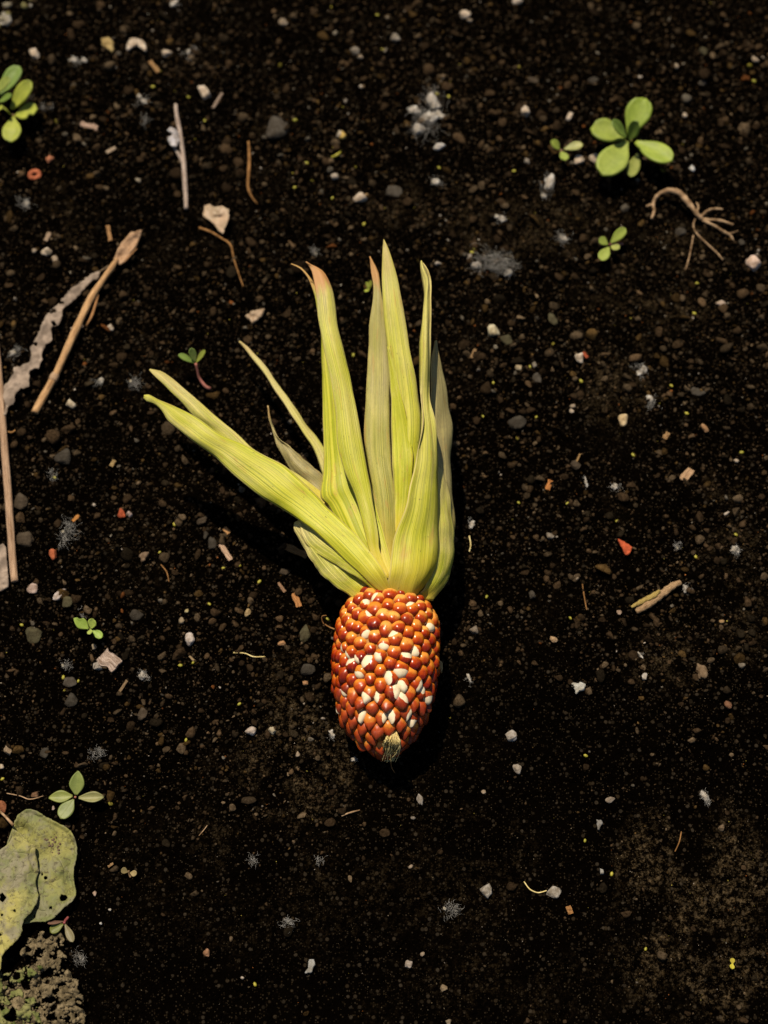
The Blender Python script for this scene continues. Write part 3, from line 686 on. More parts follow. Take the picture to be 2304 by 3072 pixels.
# right dried one and its green base
husk(H, [(1240, 1792, 28, 1298, 1803, 25, .05), (1270, 1764, 30, 1335, 1754, 24, .1), (1295, 1720, 31, 1352, 1712, 24, .12), (1308, 1660, 32, 1362, 1660, 25, .12), (1312, 1600, 33, 1360, 1605, 26, .1), (1314, 1540, 33, 1352, 1540, 28, .1), (1314, 1460, 34, 1345, 1460, 30, .05), (1314, 1400, 34, 1330, 1400, 32, 0)], (0.36, 0.0, 0.47), 'green cupped base husk', seed=10)
husk(H, [(1300, 1640, 29, 1358, 1612, 23, .05), (1312, 1560, 31, 1368, 1568, 24, .08), (1310, 1500, 32, 1364, 1499, 25, .1), (1300, 1420, 34, 1358, 1427, 27, .12), (1292, 1336, 36, 1356, 1336, 30, .12), (1290, 1259, 38, 1354, 1259, 33, .12), (1292, 1180, 40, 1338, 1186, 36, .12), (1296, 1104, 42, 1325, 1110, 39, .1), (1300, 1055, 43, 1317, 1066, 42, .08), (1306, 1022, 44, 1309, 1021, 44, 0)], (0.86, 0.1, 0.67, 0.35), 'papery grey dried husk leaf', seed=11, wave=.0009)
# the pale front one, narrow above, wide below
husk(H, [(1172, 1796, 31.5, 1266, 1784, 28, .1), (1162, 1752, 36, 1296, 1735, 32, .15), (1169, 1716, 39.5, 1314, 1695, 33, .15), (1178, 1662, 40.5, 1321, 1650, 34, .16), (1187, 1607, 41.5, 1323, 1600, 35, .16), (1209, 1535, 43, 1323, 1540, 37, .15), (1223, 1463, 44, 1321, 1460, 39, .14), (1245, 1390, 46, 1317, 1390, 42, .13), (1257, 1330, 48, 1306, 1320, 45, .13), (1263, 1259, 50, 1293, 1240, 48, .2), (1261, 1162, 52, 1292, 1162, 51, .25), (1262, 1066, 55, 1293, 1066, 54, .25), (1265, 989, 57, 1294, 1000, 56, .25), (1273, 896, 59, 1293, 900, 59, .2), (1269, 842, 61, 1291, 838, 60, .15), (1262, 807, 62, 1283, 808, 62, .1), (1262, 786, 62, 1270, 787, 62, 0)], (0.32, 0.0, 0.9, 1.0), 'broad pale husk leaf rolled narrow towards its tip', seed=12, n=80, wave=.0022)
# long diagonal front one
husk(H, [(1173, 1796, 32, 1178, 1794, 32, 0), (1129, 1766, 34.5, 1163, 1741, 37, .06), (1093, 1734, 36, 1147, 1705, 39, .1), (1042, 1687, 35, 1100, 1640, 38, .13), (959, 1607, 34, 1057, 1593, 37, .14), (899, 1562, 34, 990, 1530, 36, .14), (834, 1519, 34, 952, 1488, 36, .12), (783, 1490, 35, 906, 1443, 37, .12), (718, 1439, 36, 850, 1395, 38, .12), (671, 1396, 38, 780, 1360, 39, .12), (635, 1363, 39, 725, 1331, 40, .14), (581, 1324, 41, 653, 1298, 42, .15), (545, 1295, 42, 600, 1260, 43, .15), (505, 1262, 44, 550, 1230, 44, .15), (487, 1233, 45, 515, 1214, 45, .15), (463, 1211, 46, 476, 1199, 46, .15), (440, 1203, 47, 446, 1182, 47, .2), (431, 1194, 47, 433, 1183, 47, 0)], (0.12, 0.0, 0.97), 'long diagonal green husk leaf', seed=13, n=80, wave=.0008)

# ------------------------------------------------------------------ straw, twig, roots, papery strip
def uv_long(me_, n, sides):
    uvl = me_.uv_layers.new(name='UVMap')
    for lp in me_.loops:
        i = lp.vertex_index; r_, k = divmod(i, sides)
        uvl.data[lp.index].uv = (r_/max(1, n-1)*4, k/sides) if r_ < n else (0, 0)
def wloc(o_):
    v_ = Vector((0, 0, 0))
    while o_ is not None: v_ = v_+o_.location; o_ = o_.parent
    return v_
def stick(name, px_pts, mat, color, label, cat, group=None, n=30, sides=10, rough=0.15, seed=0, parent=None, flat=0.85, sink=0.6):
    """px_pts: (px, py, radius px, lift mm)"""
    c = px_pts[len(px_pts)//2]; org = G(c[0], c[1], 0)
    pts = []; rad = []
    for (x, y, r_, h) in px_pts:
        if mat == 'root': r_ *= 0.75
        p0 = G(x, y, 0.0); k = mpp(p0); pts.append(G(x, y, r_*k*sink+h*0.001)); rad.append(r_*k)
    base = wloc(parent) if parent is not None else org
    me_ = tube(name, pts, rad, n, sides, rough, seed, flat, local=base); uv_long(me_, n, sides)
    o_ = obj(name, me_, M[mat])
    if parent is not None: o_.parent = parent
    else:
        o_.location = org; prop(o_, label, cat, group)
    o_.color = (*color, 1)
    return o_
def inside(poly, x, y):
    r_ = np.zeros(x.shape, bool); n = len(poly)
    for i in range(n):
        x1, y1 = poly[i]; x2, y2 = poly[(i+1) % n]
        if y1 == y2: continue
        c = ((y1 > y) != (y2 > y)) & (x < (x2-x1)*(y-y1)/(y2-y1)+x1); r_ ^= c
    return r_
def near_edge(poly, x, y):
    best = None; bd = 1e18
    n = len(poly)
    for i in range(n):
        x1, y1 = poly[i]; x2, y2 = poly[(i+1) % n]; dx, dy = x2-x1, y2-y1; l2 = dx*dx+dy*dy or 1
        t = max(0, min(1, ((x-x1)*dx+(y-y1)*dy)/l2)); qx, qy = x1+t*dx, y1+t*dy
        d_ = (qx-x)**2+(qy-y)**2
        if d_ < bd: bd = d_; best = (qx, qy)
    return best, math.sqrt(bd)
def sheet(name, poly, height, mat, color, step=5.0, holes=(), parent=None, thick=0.0003, nhole=None, label=None, cat=None, seed=0, group=None, ragged=0.0, grain=None):
    """thin sheet whose outline is traced on the photograph and laid at real height over the soil: height(px, py) in mm"""
    if ragged:
        q = []
        for i in range(len(poly)):
            a_, b_ = poly[i], poly[(i+1) % len(poly)]; L_ = math.dist(a_, b_); m_ = max(1, int(L_/7))
            for k in range(m_):
                t = k/m_; q.append((a_[0]+(b_[0]-a_[0])*t+rnd.gauss(0, ragged), a_[1]+(b_[1]-a_[1])*t+rnd.gauss(0, ragged)))
        poly = q
    xs = np.array([p_[0] for p_ in poly]); ys = np.array([p_[1] for p_ in poly])
    X = np.arange(xs.min()-step, xs.max()+step*2, step); Y = np.arange(ys.min()-step, ys.max()+step*2, step)
    cx, cy = np.meshgrid((X[:-1]+X[1:])/2, (Y[:-1]+Y[1:])/2)
    ok = inside(poly, cx, cy)
    for hp in holes: ok &= ~inside(hp, cx, cy)
    if nhole is not None: ok &= ~nhole(cx, cy)
    V = {}; Fc = []; vl = []
    rows, cols = ok.shape
    def vid(i, j):
        if (i, j) not in V: V[(i, j)] = len(vl); vl.append((i, j))
        return V[(i, j)]
    for i in range(rows):
        for j in range(cols):
            if ok[i, j]: Fc.append((vid(i, j), vid(i+1, j), vid(i+1, j+1), vid(i, j+1)))
    cnt = {}
    for f_ in Fc:
        for q in f_: cnt[q] = cnt.get(q, 0)+1
    pts = []
    for n_, (i, j) in enumerate(vl):
        x, y = X[j], Y[i]
        if cnt[n_] < 4:
            for pl in [poly]+list(holes):
                bp, bd = near_edge(pl, x, y)
                if bd < step*0.95: x, y = bp; break
            else:
                x += rnd.uniform(-.25, .25)*step; y += rnd.uniform(-.25, .25)*step
        pts.append((x, y))
    c = (float(np.mean([p_[0] for p_ in pts])), float(np.mean([p_[1] for p_ in pts])))
    org = parent.location if parent is not None else G(c[0], c[1], 0)
    W = [G(x, y, height(x, y)*0.001)-org for x, y in pts]
    me_ = mesh(name, W, Fc); uvl = me_.uv_layers.new(name='UVMap')
    w_, h_ = xs.max()-xs.min(), ys.max()-ys.min()
    for lp in me_.loops:
        x, y = pts[lp.vertex_index]
        if grain: uvl.data[lp.index].uv = ((x*grain[0]+y*grain[1])/60, (x*grain[1]-y*grain[0])/60)
        else: uvl.data[lp.index].uv = ((x-xs.min())/w_, (y-ys.min())/h_)
    o_ = obj(name, me_, M[mat]); o_.color = (*color, 1)
    s_ = o_.modifiers.new('thickness', 'SOLIDIFY'); s_.thickness = thick; s_.offset = 0
    if parent is not None: o_.parent = parent
    else: o_.location = org; prop(o_, label, cat, group)
    return o_
def nz(x, y, s=0.01, seed=0): return mnoise.noise(Vector((x*s, y*s, seed*3.7)))
def circ(x, y, r_, n=9, j=0.2): return [(x+r_*(1+rnd.uniform(-j, j))*math.cos(2*math.pi*k/n), y+r_*(1+rnd.uniform(-j, j))*math.sin(2*math.pi*k/n)) for k in range(n)]

# broken straw stalk with frayed sheath
st = empty('straw_stalk', G(230, 980, 0)); prop(st, 'tan jointed straw stalk with a frayed spear-shaped end beside the grey papery strip', 'straw')
STRAW = (0.50, 0.31, 0.15)
sk = stick('stalk', [(104, 1238, 12, 1), (130, 1190, 12, 1.2), (158, 1140, 11.5, 1.5), (163, 1130, 13, 1.5), (169, 1120, 11, 1.6), (200, 1050, 11.5, 2), (234, 975, 12.5, 2.4), (240, 962, 11, 2.4), (275, 890, 11, 2.8), (305, 845, 9, 3), (338, 798, 8.5, 3.4), (352, 776, 6, 3.6)], 'wood', STRAW, None, None, n=70, parent=st, rough=.12, seed=3)
stick('node', [(157, 1142, 12.5, 1.5), (163, 1131, 14.5, 1.5), (168, 1121, 12, 1.5)], 'wood', (0.42, 0.29, 0.18), None, None, n=9, parent=sk, rough=.1, seed=4)
s_out = [(341, 777), (352, 752), (364, 732), (378, 712), (394, 698), (412, 694), (425, 690), (422, 708), (414, 728), (402, 748), (392, 756), (384, 772), (371, 788), (358, 794), (350, 784)]
sheet('sheath', s_out, lambda x, y: 3.4+0.5*math.sin((x+y*0.8)*0.12)+0.3*nz(x, y, .1), 'wood', (0.46, 0.30, 0.18), 3.0, parent=st, thick=.0005, ragged=1.0, grain=(0.6, -0.8))
stick('splinter', [(373, 786, 2.5, 3.5), (392, 765, 3, 4), (411, 745, 1.5, 4.5)], 'wood', (0.4, 0.22, 0.1), None, None, n=8, parent=st, sides=5)
stick('splinter', [(294, 885, 3, 3), (283, 925, 4, 2.6), (272, 955, 4, 2), (258, 978, 2, 1.5)], 'wood', (0.42, 0.22, 0.09), None, None, n=12, parent=st, sides=6)
stick('side_shoot', [(212, 986, 4, 2), (222, 984, 4, 2), (236, 984, 5, 2.2), (250, 978, 3, 2)], 'wood', (0.36, 0.27, 0.2), None, None, n=10, parent=st, sides=6)
# papery strip
q_ = [(950, 670), (870, 700), (780, 770), (680, 840), (590, 940), (500, 1030), (440, 1100), (370, 1240), (320, 1350), (290, 1410), (300, 1470), (280, 1540), (220, 1570), (130, 1590), (100, 1690), (20, 1780), (0, 1800), (-90, 1900), (-90, 2080), (0, 2070), (50, 2030), (70, 1970), (140, 1920), (140, 1840), (200, 1790), (270, 1770), (280, 1620), (370, 1590), (400, 1510), (390, 1480), (440, 1370), (490, 1340), (490, 1230), (500, 1190), (545, 1200), (590, 1120), (580, 1050), (650, 990), (720, 940), (760, 880), (830, 820), (860, 770), (920, 750)]
q_ = [(x/3.161, 600+y/3.161) for x, y in q_]
hl = [[(x/3.161, 600+y/3.161) for x, y in h_] for h_ in ([(790, 840), (860, 770), (850, 800), (810, 850), (760, 880)], [(550, 960), (600, 960), (610, 985), (560, 990)], [(470, 1060), (520, 1030), (540, 1060), (480, 1080)], [(480, 1150), (520, 1150), (540, 1190), (500, 1190)], [(315, 1345), (360, 1350), (350, 1390), (325, 1380)], [(600, 1040), (660, 980), (700, 960), (640, 1020)])]
o = sheet('papery_husk_strip', q_, lambda x, y: 3.4+0.8*nz(x, y, .014)+0.3*nz(x, y, .06, 2), 'paper', (1, 1, 1), 3.4, hl, label='torn grey papery strip of old husk lying left of the tan straw stalk', cat='husk strip', ragged=1.6)
stick('thread', [(298, 815, 2.0, 4.0), (312, 806, 1.8, 4), (326, 797, 1.5, 4)], 'wood', (0.3, 0.22, 0.14), None, None, n=8, parent=o, sides=5)
st = empty('straw_stalk', G(25, 1500, 0)); prop(st, 'straight greyish brown straw stalk running down the left edge of the photo', 'straw')
sk = stick('stalk', [(44, 1744, 11.5, 1), (38, 1680, 11.5, 1.2), (31, 1580, 11.5, 1.4), (26, 1500, 12, 1.6), (18, 1400, 11.5, 1.8), (10, 1300, 11, 2), (2, 1200, 11, 2.2), (-8, 1070, 10, 2.5), (-22, 950, 10, 2.5)], 'wood', (0.40, 0.27, 0.175), None, None, n=60, parent=st, rough=.08, seed=9, flat=0.6)
stick('stub', [(22, 1478, 4, 1), (31, 1432, 4, 1.5), (32, 1428, 2, 2)], 'wood', (0.34, 0.26, 0.18), None, None, n=6, parent=sk, sides=6)
sheet('flat_straw_piece', [(-14, 1640), (8, 1632), (18, 1640), (21, 1680), (27, 1752), (25, 1762), (10, 1770), (-14, 1780)], lambda x, y: 1.5+0.5*nz(x, y, .05), 'paper', (1, 1, 1), 4, label='flat grey piece of straw tucked beside the straw stalk at the left edge', cat='straw', thick=.0008, ragged=1.0)
# grey twig
tw = empty('twig', G(545, 470, 0)); prop(tw, 'grey upright twig with a small fork, above the tan leaf flake', 'twig')
stick('stem', [(527, 314, 5, 1), (530, 345, 6, 1), (537, 380, 6.5, 1.2), (543, 420, 6.5, 1.3), (548, 454, 6.5, 1.3), (553, 520, 7, 1.2), (557, 580, 7, 1.0), (559, 627, 6, 0.6)], 'wood', (0.42, 0.34, 0.29), None, None, n=50, parent=tw, rough=.25, seed=5, flat=1)
stick('fork', [(522, 442, 4.5, 1.2), (531, 455, 5, 1.2), (541, 472, 5.5, 1.2), (548, 490, 5, 1)], 'wood', (0.34, 0.28, 0.24), None, None, n=12, parent=tw, rough=.2, seed=6)
sheet('shell_flake', [(502, 392), (512, 382), (526, 388), (536, 400), (538, 425), (530, 440), (514, 438), (505, 425), (504, 412), (514, 408), (518, 400)], lambda x, y: 3+1.4*math.sin((x-500)*.08), 'stone', (0.42, 0.40, 0.42), 3, label='curled bluish grey flake resting against the grey twig', cat='flake', thick=.0005)
# root
RS = 0.78
rt = empty('root', G(2050, 620, 0)); prop(rt, 'hooked brown root with branching rootlets below the large green seedling', 'root')
stick('main_root', [(1954, 656, 5, 1), (1962, 634, 5, 1.5), (1960, 612, 6, 2), (1969, 590, 7, 3), (1987, 577, 8, 4), (2007, 571, 10, 5), (2030, 575, 11.5, 5), (2048, 588, 11, 5), (2071, 615, 10, 4), (2090, 640, 8.5, 3), (2107, 658, 7, 2)], 'root', (RS, 1, 1), None, None, n=60, parent=rt, rough=.55, seed=7, flat=1)
for pts in ([(1962, 612, 5, 2), (1950, 615, 4.5, 1.8), (1939, 619, 3.5, 1.4)],
            [(2103, 650, 5, 2), (2118, 635, 5, 2.5), (2136, 627, 4.5, 2.5), (2168, 627, 3.5, 2)], [(2105, 658, 6, 2), (2130, 659, 5.5, 2), (2165, 663, 5, 2), (2200, 674, 4, 1.5)],
            [(2107, 660, 6, 2), (2140, 676, 5.5, 2), (2170, 694, 5, 1.6), (2190, 705, 4.5, 1.4), (2201, 722, 3, 1)], [(2185, 700, 2.5, 1.5), (2202, 697, 2, 1.5), (2214, 692, 1.5, 1)],
            [(2090, 640, 4, 2.5), (2095, 620, 4, 3), (2089, 608, 3, 3)], [(2088, 652, 2.5, 2), (2080, 675, 2.5, 1), (2088, 698, 3, 1), (2118, 728, 3.5, 1), (2150, 758, 3.5, 1), (2169, 780, 3, 1)],
            [(2080, 706, 2.5, .8), (2072, 750, 3, .8), (2064, 785, 3, .8), (2056, 810, 2, .6)]):
    stick('rootlet', pts, 'root', (RS, 1, 1), None, None, n=16, parent=rt, rough=.5, sides=7, seed=rnd.random()*9, flat=1)

# fibres and rootlets lying loose
for pts, col, lab in [
    ([(745, 425, 3, .6), (748, 470, 4.5, .8), (746, 520, 5, .8), (744, 560, 4, .8), (755, 590, 3, .5), (772, 612, 2, .3)], 'fibre', 'reddish brown root fibre standing upright above the husk tips'),
    ([(597, 683, 4, 1), (630, 695, 4, 1), (660, 712, 3.5, 1), (692, 735, 3, 1), (700, 770, 2.5, 1), (712, 810, 2, .6), (730, 860, 1.5, .4)], 'fibre', 'long curved brown rootlet trailing below the tan leaf flake'),
    ([(995, 472, 3.5, .8), (1010, 466, 4.5, 1), (1022, 455, 3, .8)], 'seed', 'bent olive stem fragment below the yellow pebble'),
    ([(20, 2380, 2, .6), (60, 2388, 2.2, 1), (90, 2398, 2.4, 1.4), (130, 2388, 1.8, 1)], 'root', 'thin curved tan rootlet above the withered leaf'),
    ([(700, 1958, 1.8, .5), (735, 1960, 1.8, .5), (760, 1970, 1.8, .5), (795, 1970, 1.4, .5)], 'silk', 'fine wavy thread on the soil left of the cob'),
    ([(1025, 2448, 3, .6), (1050, 2438, 3.5, .6), (1080, 2430, 2.5, .6)], 'root', 'short straw splinter on the soil below the cob'),
    ([(597, 2507, 1.8, .5), (610, 2492, 2, .5), (622, 2476, 1.5, .5)], 'root', 'small straw needle on the dark soil left of the cob tip'),
    ([(2025, 2555, 1.8, .6), (2038, 2525, 2, .8), (2044, 2495, 1.6, .6)], 'fibre', 'thin upright brown fibre on the dusty patch'),
    ([(1747, 1752, 1.5, .5), (1752, 1785, 1.8, .6), (1760, 1830, 1.4, .4)], 'fibre', 'hair-thin brown rootlet left of the broken wood stick'),
    ([(483, 1694, 1.8, .5), (500, 1716, 2, .6), (507, 1745, 1.6, .5)], 'fibre', 'thin bent brown fibre left of the husk bowl'),
    ([(1572, 2645, 1.8, .5), (1590, 2668, 2, .6), (1614, 2678, 2, .6), (1640, 2672, 1.8, .8)], 'silk', 'pale thread leading to the round grey clod at lower right'),
    ([(1408, 1608, 2, .5), (1412, 1635, 1.6, .5), (1408, 1655, 1.5, .5)], 'silk', 'fine pale thread right of the papery husk'),
    ([(18, 1294, 2.5, 1), (36, 1297, 3, 1.2), (46, 1290, 2.2, 1)], 'fibre', 'curled tan fibre touching the straw stalk at the left edge'),
]:
    stick('root_fibre', pts, col, (1, 1, 1), lab, 'fibre', n=22, sides=6, rough=.25, seed=rnd.random()*9, flat=1)

# ------------------------------------------------------------------ pebbles, clods, chips, shards
def pebble_mesh(seed, wx, wy, hz, facet, sub=3):
    b_ = bmesh.new(); bmesh.ops.create_icosphere(b_, subdivisions=sub, radius=1)
    rr_ = random.Random(seed)
    planes = [(Vector((rr_.gauss(0, 1), rr_.gauss(0, 1), rr_.gauss(0, .8))).normalized(), rr_.uniform(0.5, 0.85)) for _ in range(facet)]
    for v_ in b_.verts:
        p_ = v_.co.copy(); d_ = 1+0.38*mnoise.noise(p_*1.2+Vector((seed, 0, 0)))+0.16*mnoise.noise(p_*3.1+Vector((0, seed, 0)))+0.06*mnoise.noise(p_*7+Vector((seed, seed, 0)))
        p_ *= d_
        for n_, o_ in planes:
            e_ = p_.dot(n_)-o_
            if e_ > 0: p_ -= n_*e_*0.9
        v_.co = Vector((p_.x*wx, p_.y*wy, p_.z*hz))
    me_ = bpy.data.meshes.new('pebble'); b_.to_mesh(me_); b_.free(); return me_
_sid = [0]
def pebble(name, px, py, w_, h_, ang, col, label, cat='pebble', group=None, facet=5, parent=None, hz=None, sub=3):
    _sid[0] += 1
    c = G(px, py, 0); k = mpp(c); z_ = (hz or min(w_, h_)*0.42)*k
    me_ = pebble_mesh(_sid[0]*3.17, w_/2*k, h_/2*k*1.05, z_, facet, sub)
    o_ = obj(name, me_, M['stone']); p_ = G(px, py, z_*0.3); o_.rotation_euler = (rnd.uniform(-.15, .15), rnd.uniform(-.15, .15), math.radians(ang))
    if parent is not None: o_.parent = parent; o_.location = p_-parent.location
    else: o_.location = p_; prop(o_, label, cat, group)
    o_.color = (*col, 1); return o_
WH = (0.45, 0.375, 0.30); PL = (0.30, 0.24, 0.18); TN = (0.33, 0.22, 0.11); GR = (0.050, 0.042, 0.032); GL = (0.20, 0.175, 0.145); RD = (0.34, 0.07, 0.025); YL = (0.5, 0.35, 0.1); OL = (0.055, 0.048, 0.023); BL = (0.30, 0.29, 0.27)
P_LIST = [
 (105, 162, 26, 40, 20, WH, 'oblong cream pebble above the seedling at the left edge'), (501, 160, 28, 26, 0, WH, 'round cream pebble right of the arched white chip'),
 (612, 275, 34, 50, 40, WH, 'long cream pebble beside a thin grey splinter, near the top of the twig'), (150, 478, 22, 26, 0, (0.42, 0.17, 0.09), 'small smooth pinkish red pebble above the red ring'),
 (140, 757, 30, 26, 0, WH, 'largest cream pebble of the little cluster above the tan straw stalk'), (102, 751, 18, 16, 0, PL, 'small cream pebble just left of a larger one above the tan straw'),
 (165, 778, 22, 30, 10, PL, 'knobbly cream pebble in the cluster above the papery strip'), (850, 68, 28, 26, 0, (0.24, 0.19, 0.14), 'dull tan pebble near the top edge, left of centre'),
 (1393, 44, 32, 30, 0, WH, 'pale pebble near the top edge with a smaller one touching it'), (1408, 61, 20, 16, 0, PL, 'small tan pebble touching a paler one near the top edge'),
 (1185, 112, 38, 26, 0, GL, 'flat grey stone near the top edge, right of centre'), (1066, 153, 34, 26, 20, GL, 'grey brown stone with a small round pebble below it, near the top'),
 (1082, 171, 17, 16, 0, PL, 'small round pebble just under a grey brown stone near the top'), (1024, 406, 26, 24, 0, YL, 'bright yellow tan pebble above the bent olive stem'),
 (1318, 438, 42, 24, 25, (0.55, 0.52, 0.5), 'white oblong pebble under the white woolly fluff'), (1078, 594, 46, 36, 15, WH, 'large cream pebble above the husk tips'),
 (1100, 588, 18, 18, 0, TN, 'small brown lump stuck beside the large cream pebble'), (1573, 336, 36, 46, 20, WH, 'two-lobed white pebble left of the large seedling'),
 (1708, 350, 24, 32, -35, WH, 'oblong white pebble between the two-lobed one and the large seedling'), (1735, 482, 34, 30, 0, WH, 'smooth round white pebble just below the three-leaved seedling'),
 (1783, 474, 38, 36, 0, WH, 'rough white pebble touching the lower left leaf of the large seedling'), (2265, 180, 18, 24, 30, PL, 'small pale pebble near the right edge, above the seedling'),
 (2030, 200, 20, 20, 0, PL, 'small grey white pebble above the large seedling'), (2054, 346, 17, 16, 0, WH, 'tiny white pebble right of the large seedling'),
 (2075, 505, 16, 24, 30, (0.5, 0.5, 0.5), 'small bluish white pebble below the right leaf of the large seedling'), (2262, 790, 44, 50, 10, (0.55, 0.42, 0.35), 'large pinkish white stone near the right edge below the root'),
 (1483, 993, 32, 46, 35, (0.42, 0.37, 0.25), 'olive white oval pebble right of the tall husk leaves'), (1738, 1075, 32, 34, 0, WH, 'round white pebble with a red chip beside it'),
 (1556, 1101, 24, 20, 0, (0.4, 0.33, 0.22), 'small cream pebble left of the round white one with the red chip'), (1604, 1093, 16, 22, 0, GL, 'narrow grey pebble beside a cream one'),
 (1870, 1258, 32, 44, -25, (0.5, 0.38, 0.22), 'angular tan and cream pebble in the middle of the right side'), (2160, 910, 34, 22, 0, (0.42, 0.33, 0.27), 'rough pink white pebble near the right edge'),
 (1718, 1218, 20, 18, 0, PL, 'upper of two small cream pebbles with a thread'), (1715, 1234, 18, 16, 0, WH, 'lower of two small cream pebbles with a thread'),
 (2210, 1382, 16, 14, 0, WH, 'tiny white pebble near the right edge, right of the wood chips'), (1650, 1608, 26, 24, 0, GL, 'pale grey pebble left of the red shard'),
 (1597, 1784, 28, 26, 0, GR, 'dark grey round stone between the cob husk and the wood stick'), (1424, 1890, 26, 28, 45, (0.17, 0.14, 0.11), 'squarish grey stone right of the cob shoulder'),
 (1660, 1918, 30, 24, 20, (0.35, 0.24, 0.14), 'small tan lump at the edge of the shadow right of the cob'), (1726, 1735, 20, 16, 0, PL, 'small pinkish pebble below the grey pebble on the right'),
 (1858, 1838, 20, 16, 0, (0.3, 0.22, 0.17), 'small pink tan pebble under the broken wood stick'), (2165, 1865, 18, 14, 0, TN, 'tiny tan pebble right of the broken wood stick'),
 (1535, 2207, 36, 34, 0, (0.34, 0.31, 0.28), 'crusty pale pebble alone in the shadow below right of the cob'), (1553, 2308, 26, 36, 10, (0.28, 0.245, 0.205), 'oval rough grey pebble below right of the cob tip'),
 (1457, 2672, 38, 42, 0, (0.27, 0.245, 0.21), 'round grey clod on the left of the pair at lower right'), (1660, 2677, 46, 38, 10, (0.26, 0.235, 0.20), 'round grey clod with a thread, on the right of the pair'),
 (1830, 2398, 30, 20, 15, (0.23, 0.19, 0.15), 'small oblong tan crumb of soil above the grey triangular chip'), (1450, 2376, 16, 14, 0, PL, 'tiny pale crumb left of the oval grey pebble'),
 (620, 2860, 22, 24, 0, (0.26, 0.14, 0.08), 'brown pebble alone on the dark soil at lower left'), (754, 2193, 34, 26, -10, (0.42, 0.36, 0.32), 'pale oval pebble on the left of the pair beside the cob'),
 (815, 2190, 26, 24, 0, (0.36, 0.31, 0.22), 'pale oval pebble on the right of the pair beside the cob'), (893, 2263, 16, 18, 0, PL, 'small cream pebble on the dusty patch left of the cob tip'),
 (1260, 2398, 22, 34, 10, (0.22, 0.195, 0.17), 'grey crumbly lump below right of the cob tip'), (1232, 2600, 14, 14, 0, PL, 'tiny pale pebble low in the picture below the cob'),
 (1227, 2893, 26, 22, -20, (0.3, 0.26, 0.23), 'rough grey pebble near the bottom, right of the grey flake'), (1268, 2862, 18, 12, 30, PL, 'tiny pale chip beside a rough grey pebble near the bottom'),
 (293, 1998, 32, 30, 15, (0.28, 0.25, 0.22), 'grey pebble next to the flat bark chip on the left'), (283, 1942, 18, 24, 0, (0.3, 0.25, 0.18), 'knobbly tan crumb below the green seedling on the left'),
 (570, 1915, 30, 40, 5, (0.42, 0.37, 0.34), 'rough white chip stone between the green seedling and the cob'), (98, 1768, 34, 36, 0, (0.36, 0.27, 0.23), 'pinkish pebble just below the end of the straw at the left edge'),
 (388, 1543, 18, 22, 30, (0.36, 0.28, 0.26), 'small pink white pebble touching a red one'), (365, 1540, 26, 34, 30, RD, 'rounded red brick crumb touching a small white pebble'),
 (160, 1662, 22, 34, 10, (0.36, 0.1, 0.04), 'orange red brick crumb below the fluff at left'), (742, 1838, 22, 26, 0, (0.34, 0.25, 0.13), 'porous tan crumb left of the cob'),
 (848, 1930, 28, 18, 10, (0.42, 0.24, 0.12), 'orange tan crumb left of the cob'), (915, 2050, 24, 22, 0, (0.36, 0.2, 0.1), 'porous orange crumb close to the cob on its left'),
 (560, 1832, 16, 14, 0, (0.4, 0.34, 0.18), 'small cream pebble above the little crumb cluster left of the cob'), (545, 1862, 18, 22, 0, (0.26, 0.21, 0.14), 'small tan crumb in the cluster left of the cob'),
 (213, 1212, 26, 30, 40, (0.42, 0.36, 0.27), 'knobbly cream pebble cluster right of the straw foot'), (330, 985, 26, 22, 0, (0.42, 0.35, 0.28), 'small cream pebble right of the middle of the straw'),
 (25, 2252, 26, 36, 15, (0.24, 0.18, 0.12), 'pale brown stone at the left edge above the speckled seedling'), (5, 2300, 16, 18, 0, WH, 'cream pebble cut by the left edge'),
 (106, 2384, 28, 22, 10, (0.16, 0.09, 0.05), 'crumbly brown lump left of the speckled seedling'), (160, 2425, 12, 16, 0, (0.34, 0.27, 0.24), 'tiny pink white pebble above the withered leaf'),
 (284, 2680, 12, 20, 20, (0.4, 0.3, 0.24), 'tiny pinkish seed-shaped pebble right of the withered leaf'), (302, 2771, 10, 10, 0, (0.5, 0.5, 0.5), 'tiny white grit grain right of the withered leaf'),
 (329, 2729, 10, 10, 0, (0.45, 0.42, 0.38), 'tiny cream grit grain right of the dead leaf edge'), (2185, 2115, 26, 26, 0, (0.18, 0.09, 0.05), 'reddish brown crumb with a white speck near the right edge'),
 (2165, 2484, 22, 22, 0, (0.14, 0.10, 0.06), 'brown crumb above the dusty patch near the right edge'), (1332, 2965, 20, 22, 0, (0.22, 0.17, 0.11), 'small tan crumb near the bottom edge'),
 (2115, 1285, 18, 36, 30, (0.28, 0.16, 0.08), 'ragged brown crumb beside a grey stone on the right'),
 (1345, 3066, 24, 18, 0, (0.22, 0.18, 0.13), 'small tan crumb cut by the bottom edge')]
for px, py, w_, h_, ang, col, lab in P_LIST:
    pebble('pebble', px, py, w_, h_, ang, col, lab, 'pebble', facet=rnd.randint(3, 8), sub=3 if max(w_, h_) > 20 else 2)
